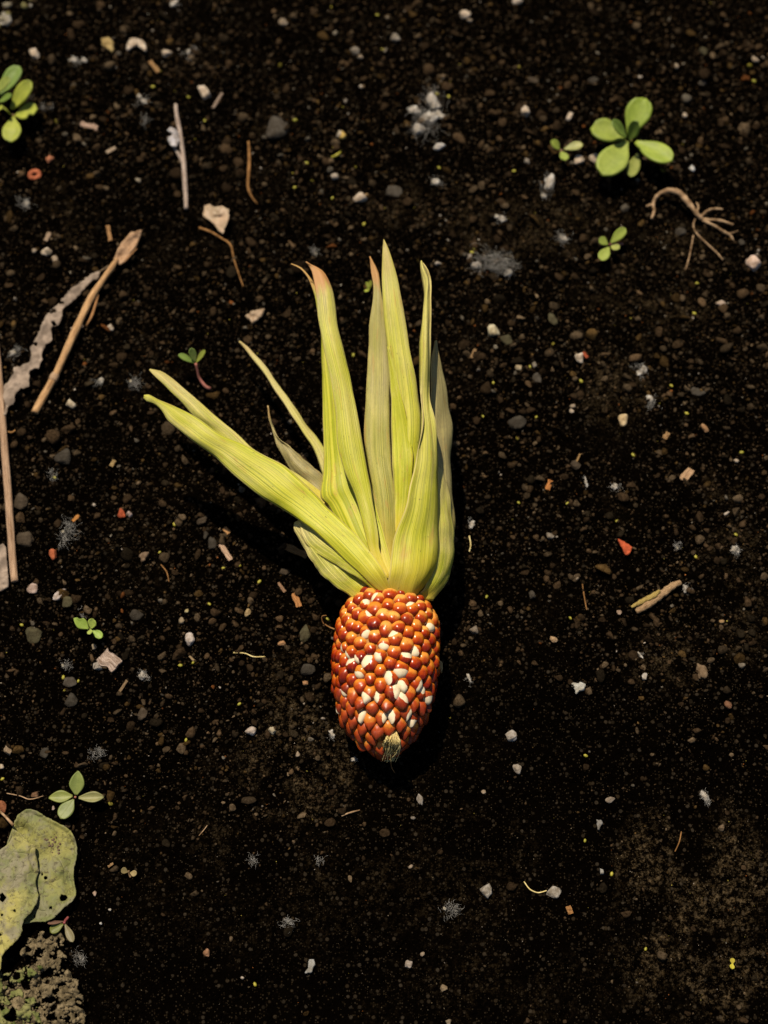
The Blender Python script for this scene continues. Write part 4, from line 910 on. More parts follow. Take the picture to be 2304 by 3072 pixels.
C_LIST = [(1556, 1270, 54, 58, 10, 'large dark grey clod right of the cob husk'), (2090, 1175, 44, 36, -20, 'grey clod near the right edge above the wood chips'), (1725, 1394, 34, 34, 0, 'round grey clod with a brown stalk on the right'),
 (830, 385, 80, 90, 0, 'broad crumbly soil clod above the upright root fibre'), (1180, 572, 60, 54, 0, 'flat grey clod right of the large cream pebble'), (1660, 960, 30, 50, 30, 'narrow grey clod right of the olive white pebble'),
 (1520, 1020, 40, 36, 0, 'dark clod touching the olive white pebble'), (1611, 1133, 30, 44, 25, 'long grey clod below the narrow grey pebble'), (195, 1370, 56, 58, 0, 'large angular dark clod right of the straw at left'),
 (60, 1505, 56, 52, 0, 'crusty brown clod touching the straw at left'), (72, 1620, 60, 56, 0, 'rough brown clod with a pale cap beside the straw end'), (100, 1905, 58, 66, 0, 'mossy olive clod left of the green seedling'),
 (200, 1808, 44, 42, 0, 'olive clod above the green seedling on the left'), (213, 2048, 48, 40, 0, 'clod with yellow seeds on it left of the cob'), (212, 2105, 44, 50, 0, 'dark porous clod under the seedy clod'),
 (915, 1905, 46, 68, 0, 'tall olive grey clod close to the cob'), (405, 1843, 44, 40, 20, 'dark grey clod between the green seedling and the cob'), (636, 1634, 28, 48, 0, 'dark oval stone left of the small wood stick'),
 (608, 1562, 36, 34, 0, 'grey brown clod below the diagonal husk leaf'), (617, 1604, 24, 26, 0, 'small square grey clod above the dark oval stone'), (425, 2140, 34, 38, 0, 'porous brown clod above the speckled seedling'),
 (132, 2258, 30, 36, 0, 'dark clod left of the white feathery tuft'), (2107, 2012, 50, 54, 0, 'pitted flat tan clod on the right'), (922, 2010, 44, 44, 0, 'dark clod touching the left side of the cob'),
 (1600, 240, 36, 30, 0, 'dull brown clod above the two-lobed white pebble'), (2110, 155, 38, 38, 0, 'mossy dark clod near the top right corner'), (1780, 240, 38, 28, 0, 'flat dark grey clod above the large seedling'),
 (2110, 248, 36, 22, 30, 'slanting grey clod near the right edge above the seedling'), (2042, 693, 38, 36, 0, 'smooth grey clod below the root'), (2228, 727, 24, 24, 0, 'round grey clod right of the root'),
 (855, 1715, 40, 30, 0, 'soft brown clod at the foot of the husk bowl')]
for px, py, w_, h_, ang, lab in C_LIST:
    col = OL if ('olive' in lab or 'mossy' in lab) else (0.16, 0.11, 0.065) if 'tan' in lab else (0.034, 0.028, 0.020) if 'dark' in lab else (0.05, 0.036, 0.022) if 'brown' in lab else GR
    pebble('soil_clod', px, py, w_, h_, ang, col, lab, 'clod', 'grey and brown soil clods', facet=9, hz=min(w_, h_)*0.24)
# ring
c = G(104, 525, 0); k = mpp(c)
b_ = bmesh.new()
mv = []; R1, R2 = 14*k, 7.5*k
for i in range(18):
    for j in range(8):
        a1, a2 = 2*math.pi*i/18, 2*math.pi*j/8; q = R2*(1+.3*mnoise.noise(Vector((i*.5, j*.6, 2))))
        mv.append(b_.verts.new(((R1+q*math.cos(a2))*math.cos(a1), (R1*0.9+q*math.cos(a2))*math.sin(a1), q*math.sin(a2)*0.8)))
for i in range(18):
    for j in range(8):
        b_.faces.new([mv[i*8+j], mv[((i+1) % 18)*8+j], mv[((i+1) % 18)*8+(j+1) % 8], mv[i*8+(j+1) % 8]])
me_ = bpy.data.meshes.new('clay_ring'); b_.to_mesh(me_); b_.free()
o = obj('clay_ring', me_, M['stone']); o.location = G(104, 525, 4*k); o.color = (0.34, 0.1, 0.045, 1); prop(o, 'red brown ring-shaped crumb with a dark centre at left', 'crumb')

def chip(name, px, py, L_, w_, ang, col, label, cat='wood chip', group=None, thick=0.35, parent=None):
    """splintered wood chip with grain ridges and ragged ends"""
    _sid[0] += 1; s_ = _sid[0]
    c = G(px, py, 0); k = mpp(c); n, m_ = 12, 7; V = []; Fc = []; UVs = []
    for side in (1, -1):
        for i in range(n):
            for j in range(m_):
                u, v_ = i/(n-1)-.5, j/(m_-1)-.5
                e_ = 1+0.14*mnoise.noise(Vector((v_*9, s_, (u > 0)*5)))
                x = u*L_*k*e_; y = v_*w_*k*(1+0.3*mnoise.noise(Vector((u*3, s_*2, 0))))+mnoise.noise(Vector((u*2, 0, s_)))*w_*k*.25
                z_ = side*w_*k*thick*0.5*(1-abs(v_*1.7)**3*0.6)+(mnoise.noise(Vector((v_*9, u*1.2, s_)))*w_*k*0.13 if side > 0 else 0)
                V.append((x, y, z_)); UVs.append((u+s_*.37, v_*.5+s_*.21))
    N_ = n*m_
    for i in range(n-1):
        for j in range(m_-1):
            q = i*m_+j; Fc.append((q, q+m_, q+m_+1, q+1)); Fc.append((N_+q, N_+q+1, N_+q+m_+1, N_+q+m_))
    rim = [i*m_ for i in range(n)]+[(n-1)*m_+j for j in range(1, m_)]+[i*m_+m_-1 for i in range(n-2, -1, -1)]+[j for j in range(m_-2, 0, -1)]
    for a1, a2 in zip(rim, rim[1:]+rim[:1]): Fc.append((a2, a1, N_+a1, N_+a2))
    me_ = mesh(name, V, Fc); uvl = me_.uv_layers.new(name='UVMap')
    for lp in me_.loops: uvl.data[lp.index].uv = UVs[lp.vertex_index]
    o_ = obj(name, me_, M['wood'], smooth=False); p_ = G(px, py, w_*k*thick*0.45+0.0004)
    o_.rotation_euler = (rnd.uniform(-.12, .12), rnd.uniform(-.06, .06), math.radians(ang)); o_.location = p_
    o_.color = (*col, 1); prop(o_, label, cat, group); return o_
for px, py, L_, w_, ang, col, lab in [
 (463, 200, 52, 13, -57, (0.26, 0.15, 0.06), 'small brown wood chip standing slanted below the round cream pebble at top left'), (268, 378, 54, 16, -20, (0.36, 0.25, 0.19), 'curved pinkish wood chip right of the seedling at the left edge'),
 (655, 298, 70, 9, 65, (0.25, 0.19, 0.15), 'thin grey brown splinter right of the long cream pebble'), (333, 450, 32, 11, 35, (0.36, 0.28, 0.2), 'small tan splinter left of the grey twig'),
 (327, 700, 54, 11, -78, (0.34, 0.19, 0.08), 'brown upright splinter above the frayed straw end'), (677, 1656, 62, 15, -55, (0.46, 0.32, 0.22), 'pinkish tan stick fragment below the diagonal husk leaf'),
 (890, 1800, 46, 18, -70, (0.42, 0.2, 0.07), 'orange brown splinter left of the cob shoulder'), (886, 1652, 80, 20, -22, (0.22, 0.13, 0.05), 'mottled brown bark sliver under the husk bowl'),
 (680, 1592, 24, 14, -50, (0.42, 0.23, 0.09), 'small orange chip above the pinkish stick fragment'), (845, 1762, 36, 9, -55, (0.28, 0.17, 0.1), 'thin brown splinter below the husk bowl'),
 (330, 1982, 60, 46, -40, (0.36, 0.28, 0.23), 'flat ridged bark chip next to the grey pebble'), (2060, 1425, 46, 24, 50, (0.40, 0.26, 0.15), 'wood chip with pale grain near the right edge'),
 (1647, 1455, 32, 15, 72, (0.44, 0.18, 0.05), 'bright orange wood chip right of the cob husk'), (1998, 1307, 24, 14, 55, (0.3, 0.18, 0.08), 'small brown wood chip below the angular tan pebble'),
 (143, 710, 32, 12, 70, (0.3, 0.22, 0.15), 'tiny tan splinter above the cream pebble cluster'), (1735, 1373, 28, 5, 65, (0.32, 0.2, 0.08), 'thin brown stalk sticking up from the round clod'),
 (1420, 1060, 34, 9, 65, (0.24, 0.15, 0.07), 'thin brown splinter right of the rolled husk leaf'), (338, 1390, 22, 12, 65, (0.3, 0.21, 0.09), 'small square straw bit right of the angular dark clod'),
 (1755, 1065, 22, 10, -50, (0.3, 0.06, 0.02), 'red chip tucked behind the round white pebble'), (1708, 2730, 16, 24, 20, (0.3, 0.15, 0.05), 'small orange chip below the pair of grey clods'),
 (332, 2595, 18, 7, 35, (0.3, 0.19, 0.09), 'tiny tan splinter above the two round dead seed leaves'), (370, 2058, 40, 8, 60, (0.22, 0.15, 0.08), 'small bent brown splinter right of the seedy clod'),
 (575, 1975, 20, 6, -40, (0.3, 0.22, 0.12), 'tiny splinter below the rough white chip'), (227, 1555, 26, 11, 45, (0.45, 0.2, 0.05), 'red brown seed stalk joined to the fluff at left')]:
    chip('wood_chip', px, py, L_, w_, ang, col, lab)
# broken wood stick on the right
st = empty('broken_stick', G(1970, 1790, 0)); prop(st, 'broken mossy wood stick lying aslant on the soil at right', 'stick')
sk = stick('wood', [(1908, 1834, 9, .5), (1930, 1822, 11, .6), (1962, 1800, 12, .8), (1995, 1775, 12, .9), (2020, 1757, 10, .8), (2042, 1746, 7, .6)], 'wood', (0.34, 0.225, 0.12), None, None, n=40, parent=st, rough=.35, seed=12, flat=.7)
stick('bark', [(1894, 1821, 4, 2), (1930, 1802, 7, 2.2), (1960, 1787, 8, 2.2), (1980, 1772, 5, 2.2)], 'wood', (0.36, 0.27, 0.08), None, None, n=24, parent=sk, rough=.5, seed=13, flat=.5)

def shard(name, px, py, pts, col, label, cat, hmm=1.2, tilt=0.0, ragged=0.8, mat='stone', thick=0.0012, step=3.0):
    poly = [(px+x, py+y) for x, y in pts]
    return sheet(name, poly, lambda x, y: hmm+tilt*((x-px)*0.03)+0.35*nz(x, y, .12, px), mat, col, step, label=label, cat=cat, thick=thick, ragged=ragged)
shard('brick_shard', 1873, 1643, [(-20, -24), (-6, -22), (22, 0), (20, 8), (12, 22), (4, 24), (-8, 2)], (0.44, 0.085, 0.03), 'pointed orange red brick shard with a dark hole on the right', 'shard', 1.5, 1)
shard('white_chip', 408, 138, [(-26, -2), (-16, -20), (8, -22), (22, -14), (32, 8), (26, 16), (14, 6), (2, -4), (-12, 4), (-24, 16)], WH, 'arched white chip near the top left', 'chip', 2.0, 1)
shard('yellow_lichen', 325, 133, [(-20, 6), (-16, -16), (0, -20), (14, -10), (16, 8), (12, 26), (2, 16), (-8, 6)], (0.30, 0.22, 0.09), 'crumbly yellow brown lichen scrap left of the arched white chip', 'lichen', 1.5, .5, 2.5)
shard('leaf_flake', 651, 648, [(-42, 0), (-38, -28), (-20, -36), (-10, -26), (14, -30), (36, -18), (36, 4), (26, 32), (18, 54), (4, 44), (-10, 22), (-26, 10)], (0.42, 0.29, 0.19), 'torn tan dead leaf flake below the grey twig', 'leaf', 3.2, 1.6, 1.0, 'leaf', .0003)
shard('white_flake', 1737, 2062, [(-20, -14), (-4, -12), (6, -18), (20, -6), (16, 6), (2, 12), (-6, 20), (-14, 8)], (0.42, 0.42, 0.39), 'pale ragged flake in the shadow right of the cob', 'flake', 1.5, .6, 1.5)
shard('white_flake', 1933, 2029, [(-9, -4), (2, -10), (9, -6), (6, 6), (3, 12), (-6, 8)], (0.38, 0.36, 0.34), 'small pale flake left of the pitted tan clod', 'flake', 1, .5, 1)
shard('grey_flake', 1797, 2475, [(-8, -14), (8, -12), (10, -4), (2, 8), (-2, 16), (-6, 4)], (0.19, 0.185, 0.18), 'grey triangular flake at lower right', 'flake', 1, .5, .6)
shard('grey_flake', 1806, 2614, [(-6, -8), (4, -6), (6, 4), (-4, 8)], (0.3, 0.3, 0.29), 'tiny grey flake above the dusty patch', 'flake', .8, .3, .5)
shard('grey_flake', 933, 2900, [(-4, -22), (8, -22), (14, -6), (6, 4), (2, 16), (-18, 22), (-10, 8), (-6, -6)], (0.26, 0.26, 0.25), 'upright grey flake near the bottom, below the cob', 'flake', 1.4, .8, 1.0)
shard('white_flake', 178, 1782, [(-18, 18), (-14, 2), (2, -10), (18, -16), (12, 0), (0, 12), (-8, 20)], (0.42, 0.36, 0.34), 'slanted white flake right of the straw end', 'flake', 1.2, .8, 1.0)
shard('wood_flake', 765, 945, [(-28, 6), (-14, -10), (8, -14), (28, -16), (20, 4), (4, 18), (-8, 22)], (0.40, 0.30, 0.21), 'pale splintered flake left of the brown-tipped husk leaf', 'flake', 1.5, .8, 1.5)
shard('bark_flake', 430, 1670, [(-16, -2), (0, -12), (18, -14), (10, 4), (0, 14), (-6, 4)], (0.16, 0.11, 0.07), 'dull brown bark flake left of the husk bowl', 'flake', 1.2, .5, 1.6)
# husk scrap stuck beside the cob
shard('kernel_skin', 1322, 2002, [(-3, -22), (3, -14), (6, 2), (4, 16), (-2, 12), (-4, -4)], (0.55, 0.40, 0.18), 'pale scrap of kernel skin at the right side of the cob', 'skin', 12, 0, .6)

# ------------------------------------------------------------------ fluff tufts
def fluff(px, py, w_, h_, label, fib=70, core=0, seedcol=None, group='white fluffy seed tufts', lift=1.0, lumps=()):
    c = G(px, py, 0); k = mpp(c); e_ = empty('fluff_tuft', c); prop(e_, label, 'fluff', group)
    sp_ = []
    an_ = rnd.uniform(0, math.pi); cs = []
    for _ in range(rnd.randint(3, 5)):
        q_ = rnd.uniform(-.42, .42); cs.append((math.cos(an_)*q_*w_+rnd.gauss(0, .1)*w_, math.sin(an_)*q_*h_+rnd.gauss(0, .1)*h_, rnd.uniform(.08, .2)))
    for i in range(int(fib*0.75)):
        cx, cy, sp0 = rnd.choice(cs); hh = rnd.uniform(.2, 1)*lift*0.001*min(w_, h_)/30
        x, y = px+cx+rnd.gauss(0, sp0)*w_, py+cy+rnd.gauss(0, sp0)*h_; a_ = rnd.uniform(0, 6.28); pt_ = []
        for f_ in (0, .33, .66, 1.0):
            pt_.append(G(x, y, .0004+hh*math.sin(f_*2.6))); a_ += rnd.gauss(0, .8); x += math.cos(a_)*w_*.1; y += math.sin(a_)*h_*.1
        sp_.append((pt_, 0.00006, 0.00003))
    strands('fibres', sp_, M['fluff'], e_, e_.location, 3, 7)
    for (x, y, lw, lh, an) in lumps:
        o_ = pebble('woolly_lump', px+x, py+y, lw, lh, an, (0.40, 0.375, 0.34), None, parent=e_, facet=0, hz=min(lw, lh)*.35)
        # roughen into a woolly knot
        for v_ in o_.data.vertices: v_.co *= 1+0.6*mnoise.noise(v_.co*1300+Vector((px, 0, 0)))+0.3*mnoise.noise(v_.co*3500)
    if seedcol: pebble('seed', px+rnd.uniform(-.1, .1)*w_, py+rnd.uniform(-.1, .1)*h_, 9, 11, 30, seedcol, None, parent=e_, facet=0, sub=2)
    return e_
SC = (0.5, 0.46, 0.36)
fluff(1475, 790, 135, 90, 'largest grey white tuft of fluff right of the tall husk leaves', 320, seedcol=None, lift=1.6, lumps=[(-45, 6, 30, 22, 20), (50, 28, 22, 26, 0)])
fluff(1285, 340, 120, 130, 'bright white woolly fluff in branching lumps near the top', 160, lumps=[(10, -40, 30, 50, 20), (-42, -8, 34, 28, 0), (0, 15, 50, 30, 10), (35, 8, 40, 22, -20), (-28, 48, 30, 34, -30), (22, -22, 26, 22, 0)])
fluff(1305, 545, 40, 36, 'small white fluff scrap above the tallest husk tip', 40, lumps=[(0, 0, 24, 20, 30)])
fluff(1645, 555, 44, 78, 'white fluff standing upright left of the small seedling', 90, lumps=[(4, -8, 28, 48, -10), (-14, 32, 14, 18, 0)])
fluff(1685, 712, 48, 46, 'white fluff with a pale seed left of the four-leaved seedling', 90, SC, SC, lumps=[(8, 6, 18, 16, 0)])
fluff(565, 155, 42, 36, 'faint fluff tuft right of the round cream pebble', 50, lumps=[(0, 0, 12, 14, 0)])
fluff(235, 180, 56, 30, 'fluff strand above the curved pinkish wood chip', 50, lumps=[(-14, 0, 22, 18, 0), (18, 2, 20, 16, 0)])
fluff(425, 300, 44, 36, 'white curl of fluff left of the twig top', 40, lumps=[(-8, -10, 12, 22, 20), (8, 5, 24, 12, -20)])
fluff(430, 350, 36, 40, 'loose grey fluff below the white curl', 50, seedcol=None)
fluff(140, 320, 34, 40, 'grey fluff right of the leafy seedling on the left edge', 50)
fluff(80, 605, 56, 52, 'white fluff below the red ring-shaped crumb', 70, seedcol=SC, lumps=[(0, 8, 18, 18, 0)])
fluff(1500, 655, 40, 32, 'white two-part fluff scrap above the largest tuft', 30, lumps=[(-10, -6, 16, 12, 0), (8, 2, 22, 16, -30)])
fluff(945, 758, 46, 46, 'pale fluff left of the middle husk tips', 50, seedcol=SC)
fluff(40, 1060, 44, 38, 'white fluff between the papery strip and the left edge', 80, seedcol=SC, lumps=[(-4, -2, 16, 14, 0)])
fluff(298, 1145, 36, 42, 'round white fluff right of the straw foot', 70, seedcol=SC, lumps=[(4, -2, 16, 18, 0)])
fluff(392, 1143, 44, 50, 'white tufted seed left of the diagonal husk tips', 90, seedcol=SC)
fluff(165, 1435, 30, 48, 'small fluff with a green seed above the white star tuft', 50, seedcol=(0.4, 0.38, 0.08))
fluff(195, 1598, 66, 72, 'star-shaped white seed tuft right of the straw end', 150, seedcol=SC)
fluff(298, 2262, 46, 52, 'feathery white tuft above the speckled seedling', 110, seedcol=None, lift=1.6)
fluff(428, 2028, 40, 40, 'round grey fluff tuft right of the flat bark chip', 90, seedcol=SC, lumps=[(0, 0, 22, 20, 0)])
fluff(188, 1998, 40, 36, 'thin white fluff left of the grey pebble', 60, seedcol=SC)
fluff(145, 1840 + 0, 1, 1, 'x', 0) if False else None
fluff(242, 1840, 22, 34, 'tiny grey fluff just above the green seedling on the left', 30)
fluff(1925, 1112, 50, 42, 'white fluff in the middle of the right side', 70, lumps=[(-6, 6, 16, 26, -30), (8, -4, 14, 24, 20)])
fluff(1950, 1200, 36, 46, 'grey white fluff below the one in the right middle', 60, seedcol=(0.4, 0.42, 0.2), lumps=[(0, 0, 18, 26, 30)])
fluff(1845, 1460, 36, 26, 'white scrap of fluff right of the orange wood chip', 40, lumps=[(0, 0, 20, 16, 0)])
fluff(2208, 1650, 42, 40, 'bright white tuft near the right edge', 90, lumps=[(0, 0, 26, 22, 0)])
fluff(2032, 1643, 32, 36, 'ring-like thin fluff right of the red shard', 60, seedcol=SC)
fluff(2057, 1765, 26, 34, 'white fluff at the end of the broken stick', 40, lumps=[(0, 0, 16, 22, 10)])
fluff(2113, 2390, 34, 46, 'white feathery tuft near the right edge, above the dusty patch', 80, lumps=[(0, 0, 18, 30, 30)])
fluff(1340, 2725, 68, 66, 'thin grey fluff left of the pair of grey clods', 110, seedcol=SC)
fluff(750, 2570, 46, 48, 'wispy fluff on the dark soil left of centre, low in the picture', 55, seedcol=None)
fluff(950, 2588, 34, 42, 'small wispy fluff below the cob', 40)
fluff(865, 2768, 70, 44, 'sparse stringy fluff near the bottom', 80, seedcol=(0.35, 0.36, 0.12))
fluff(238, 2868, 52, 58, 'stringy white fluff right of the rotting leaf', 80, seedcol=SC)
fluff(1415, 1575, 26, 40, 'pale bent wisp right of the papery husk', 30, lumps=[(0, 0, 14, 30, -20)])
fluff(1404, 2035, 28, 30, 'white curled wisp in the shadow right of the cob', 24, lumps=[(4, 0, 8, 24, 25)])
fluff(1921, 1966, 20, 22, 'tiny white curl at the edge of the shadow on the right', 16, lumps=[(0, 0, 7, 20, 35)])
fluff(1758, 1448, 16, 34, 'small white curl between orange and pale chips', 14, lumps=[(0, 0, 8, 30, 10)])
fluff(522, 10, 40, 36, 'white scrap cut by the top edge', 30, lumps=[(0, 0, 22, 26, -25)])
fluff(997, 2204, 24, 32, 'ragged cream scrap left of the cob tip', 24, lumps=[(0, 0, 14, 24, 20)])
fluff(1063, 2277, 26, 22, 'small grey scrap left of the cob tip', 20, lumps=[(0, 0, 18, 12, 0)])
# lichen clump in the corner
e_ = empty('lichen_clump', G(50, 30, 0)); prop(e_, 'crumbly pale olive lichen clump in the top left corner', 'lichen')
for i in range(18):
    x, y = rnd.choice([(20, 50), (30, 30), (90, 20), (85, 45), (5, 60), (105, 5), (10, 20)]); s_ = rnd.uniform(14, 34)
    pebble('crumb', x+rnd.gauss(0, 12), y+rnd.gauss(0, 9), s_, s_*rnd.uniform(.5, 1), rnd.uniform(0, 180), rnd.choice([(0.22, 0.2, 0.15), (0.3, 0.28, 0.24), (0.16, 0.15, 0.06)]), None, parent=e_, facet=2, sub=2)

# ------------------------------------------------------------------ seedlings
def leaf_blade(parent, base, tip, w_, col, hb, ht, wide=0.62, cup=0.12, notch=False, sharp=False, bend=0.0, name='leaf', fat=0.0009):
    """leaf from base px to tip px, heights in mm, widest at share `wide`"""
    p0 = G(base[0], base[1], hb*.001); p1 = G(tip[0], tip[1], ht*.001); k = mpp(p0)
    d_ = p1-p0; L_ = d_.length; d_.normalize(); s_ = d_.cross(Vector((0, 0, 1))).normalized(); u_ = s_.cross(d_)
    n, m_ = 16, 9; V = []; Fc = []; UVs = []; sd_ = rnd.random()*20
    for i in range(n):
        t = i/(n-1)
        if t < wide: wt = 0.13+0.87*math.sin(t/wide*math.pi/2)**1.25
        elif sharp: wt = max(0, 1-((t-wide)/(1-wide))**1.7)**0.85
        else: wt = math.sqrt(max(0, 1-((t-wide)/(1-wide))**2.1))
        wt = max(wt, 0.03)
        for j in range(m_):
            v_ = j/(m_-1)*2-1
            q = wt*w_*k/2*(1+0.05*mnoise.noise(Vector((t*4, sd_, v_ > 0))))
            if notch and v_ > 0.3 and .62 < t < .85: q *= 0.55
            hgt = cup*w_*k*(v_*v_)*wt + bend*L_*t*t*-1+ mnoise.noise(Vector((t*3, v_*1.5, sd_)))*w_*k*.03
            V.append(p0+d_*(L_*t)+s_*(v_*q)+u_*hgt-parent.location); UVs.append((j/(m_-1), t))
    for i in range(n-1):
        for j in range(m_-1):
            q = i*m_+j; Fc.append((q, q+1, q+m_+1, q+m_))
    me_ = mesh(name, V, Fc); uvl = me_.uv_layers.new(name='UVMap')
    for lp in me_.loops: uvl.data[lp.index].uv = UVs[lp.vertex_index]
    o_ = obj(name, me_, M['leaf']); o_.parent = parent; f_ = rnd.uniform(.9, 1.1); o_.color = (col[0]*f_, col[1]*f_, col[2]*f_, 1)
    s2 = o_.modifiers.new('thickness', 'SOLIDIFY'); s2.thickness = fat*w_/70; s2.offset = -1
    return o_
def seedling(c, label, leaves, stemcol=(0.3, 0.2, 0.08), stem=None, group='green seedlings in the soil', h=6):
    e_ = empty('seedling', G(c[0], c[1], 0)); prop(e_, label, 'seedling', group)
    for lf in leaves: leaf_blade(e_, *lf[:6], **(lf[6] if len(lf) > 6 else {}))
    stick('stem', stem or [(c[0], c[1]+2, 4, -1), (c[0], c[1]+1, 4, h*.5), (c[0], c[1], 3.5, h)], 'stem', stemcol, None, None, n=14, sides=8, parent=e_, flat=1, seed=2)
    return e_
GN = (0.24, 0.29, 0.045); GD = (0.14, 0.21, 0.035); GYL = (0.34, 0.37, 0.05)
seedling((1893, 420), 'large seedling with rounded green leaves near the upper right corner', [
    ((1888, 404), (1932, 295), 74, (0.23, 0.30, 0.035), 9, 16), ((1874, 412), (1776, 380), 76, GN, 8, 11), ((1882, 424), (1808, 522), 84, (0.26, 0.31, 0.055), 8, 11), ((1908, 424), (2014, 482), 68, (0.25, 0.31, 0.04), 8, 12),
    ((1880, 412), (1838, 364), 38, GD, 10, 19), ((1887, 420), (1912, 366), 38, GD, 10, 20), ((1914, 460), (1891, 529), 36, (0.2, 0.22, 0.045), 4, 6)], (0.24, 0.2, 0.05), h=9)
seedling((1684, 452), 'tiny three-leaved seedling beside the round white pebble', [((1679, 448), (1656, 422), 26, GN, 4, 7), ((1692, 447), (1748, 433), 28, (0.33, 0.33, 0.1), 4, 6), ((1684, 454), (1698, 480), 25, GN, 4, 5)], (0.3, 0.16, 0.1), h=4)
seedling((1829, 734), 'small four-leaved seedling left of the hooked root', [((1832, 728), (1877, 686), 31, GN, 4, 8), ((1824, 733), (1798, 717), 27, GN, 4, 6), ((1833, 737), (1856, 746), 24, (0.28, 0.3, 0.07), 4, 6), ((1826, 741), (1803, 780), 32, (0.29, 0.34, 0.06), 4, 6)],
         (0.3, 0.1, 0.1), [(1829, 734, 4, -.5), (1840, 733, 3.5, 3), (1869, 732, 3, 2)], h=4)
seedling((40, 345), 'leafy seedling cut by the left edge near the top', [((0, 285), (58, 198), 50, GD, 6, 10), ((32, 326), (92, 246), 54, GYL, 7, 14), ((44, 346), (110, 326), 54, GYL, 6, 9, dict(notch=True)), ((40, 350), (32, 424), 54, GYL, 6, 8), ((-4, 305), (34, 286), 26, GD, 8, 13), ((-20, 280), (30, 236), 38, (0.26, 0.3, 0.06), 8, 14), ((34, 345), (14, 325), 18, GYL, 6, 12), ((-10, 330), (10, 320), 18, GYL, 6, 9)], h=6)
seedling((272, 1888), 'fresh green seedling with curled leaves left of the cob', [((266, 1886), (222, 1854), 32, (0.28, 0.38, 0.06), 4, 6, dict(notch=True, sharp=True, wide=.5)), ((273, 1886), (279, 1858), 26, (0.34, 0.42, 0.08), 5, 8), ((277, 1890), (306, 1912), 23, (0.24, 0.34, 0.05), 4, 4), ((272, 1888), (268, 1902), 15, (0.36, 0.42, 0.1), 5, 8)], (0.25, 0.25, 0.06), h=4)
seedling((226, 2391), 'speckled four-leaved seedling above the withered leaf', [((228, 2385), (234, 2314), 44, (0.17, 0.2, 0.05), 4, 6, dict(sharp=True, wide=.48, bend=.08)), ((218, 2388), (146, 2391), 36, (0.2, 0.22, 0.045), 4, 5, dict(sharp=True, wide=.5, bend=.1)), ((221, 2398), (180, 2454), 44, (0.17, 0.2, 0.055), 4, 5, dict(wide=.55, cup=.05)), ((236, 2393), (311, 2391), 30, (0.22, 0.21, 0.08), 4, 5, dict(wide=.6, sharp=True, cup=.25))], (0.28, 0.11, 0.07), h=4)
seedling((195, 2762), 'dark seedling with reddish stalk tucked under the withered leaf', [((190, 2772), (150, 2794), 28, (0.13, 0.14, 0.02), 4, 5), ((195, 2772), (219, 2826), 22, (0.16, 0.13, 0.06), 4, 4), ((192, 2764), (143, 2770), 10, (0.16, 0.08, 0.05), 4, 6)], (0.25, 0.06, 0.06), [(204, 2752, 4, 1), (196, 2762, 4.5, 2.5), (192, 2770, 4, 4)], h=4)
seedling((586, 1090), 'sprout with a pink stem and narrow green leaves left of the husk', [((584, 1088), (536, 1063), 19, GD, 9, 11), ((586, 1086), (573, 1045), 21, (0.2, 0.27, 0.06), 9, 14), ((588, 1088), (615, 1050), 15, (0.25, 0.28, 0.04), 9, 13)], (0.36, 0.13, 0.1),
         [(631, 1166, 5, 0), (618, 1160, 5, 1), (605, 1145, 4.5, 2.5), (597, 1132, 4, 4), (592, 1110, 3.5, 6.5), (587, 1090, 4, 9)])
seedling((387, 2617), 'dead seedling with two round tan seed leaves right of the withered leaf', [((384, 2616), (364, 2609), 18, (0.27, 0.2, 0.09), 2, 3), ((390, 2618), (409, 2622), 18, (0.27, 0.2, 0.09), 2, 3)], (0.2, 0.12, 0.06), [(392, 2632, 3, .5), (388, 2624, 3, 1), (386, 2612, 3, 2)], h=2)
seedling((1104, 862), 'scrap of green weed peeping out behind the olive husk leaf', [((1108, 868), (1100, 846), 10, GYL, 2, 4), ((1108, 868), (1094, 874), 9, GYL, 2, 3), ((1110, 864), (1112, 842), 9, GYL, 2, 4)], GYL, h=2)
seedling((2197, 2891), 'two round yellow seed leaves on the dusty patch at lower right', [((2197, 2892), (2198, 2875), 14, (0.42, 0.34, 0.04), 1.5, 2.5), ((2197, 2890), (2196, 2906), 14, (0.42, 0.36, 0.03), 1.5, 2.5)], GYL, h=1)

# ------------------------------------------------------------------ withered leaves at lower left
cv = lambda pts: [(x/2.793, 2280+y/2.793) for x, y in pts]
ch = lambda lst: [circ(x/2.793+rnd.uniform(-2, 2), 2280+y/2.793, r_/2.793*1.05, 8, .5) for x, y, r_ in lst]
dl = empty('withered_leaf', G(80, 2650, 0)); prop(dl, 'large folded yellow green withered leaf with holes at lower left', 'leaf')
R_OUT = cv([(110, 560), (122, 515), (150, 460), (185, 430), (220, 415), (255, 413), (290, 420), (350, 450), (400, 490), (470, 520), (550, 560), (590, 595), (618, 640), (638, 690), (646, 740), (642, 830), (620, 900), (614, 980), (625, 1040), (637, 1090), (632, 1140), (600, 1190), (540, 1230), (495, 1280), (440, 1330), (380, 1355), (290, 1358), (180, 1372), (60, 1380), (60, 700)])
def hR(x, y):
    e = near_edge(R_OUT, x, y)[1]
    return 4.0+1.0*math.sin((x-90)*0.03)+0.8*nz(x, y, .015, 3)+1.2*math.exp(-((x-90)**2+(y-2470)**2)/900)-2.2*math.exp(-((x-75)**2+(y-2490)**2)/300)-min(e, 12)*0.10+1.2
sheet('back_lobe', R_OUT, hR, 'dead', (0.75, 0, 0), 3.6, ch([(532, 1156, 30), (422, 1240, 17), (388, 988, 13), (352, 960, 12), (466, 1303, 12), (288, 1310, 12)]), parent=dl, ragged=.8, thick=.0004)
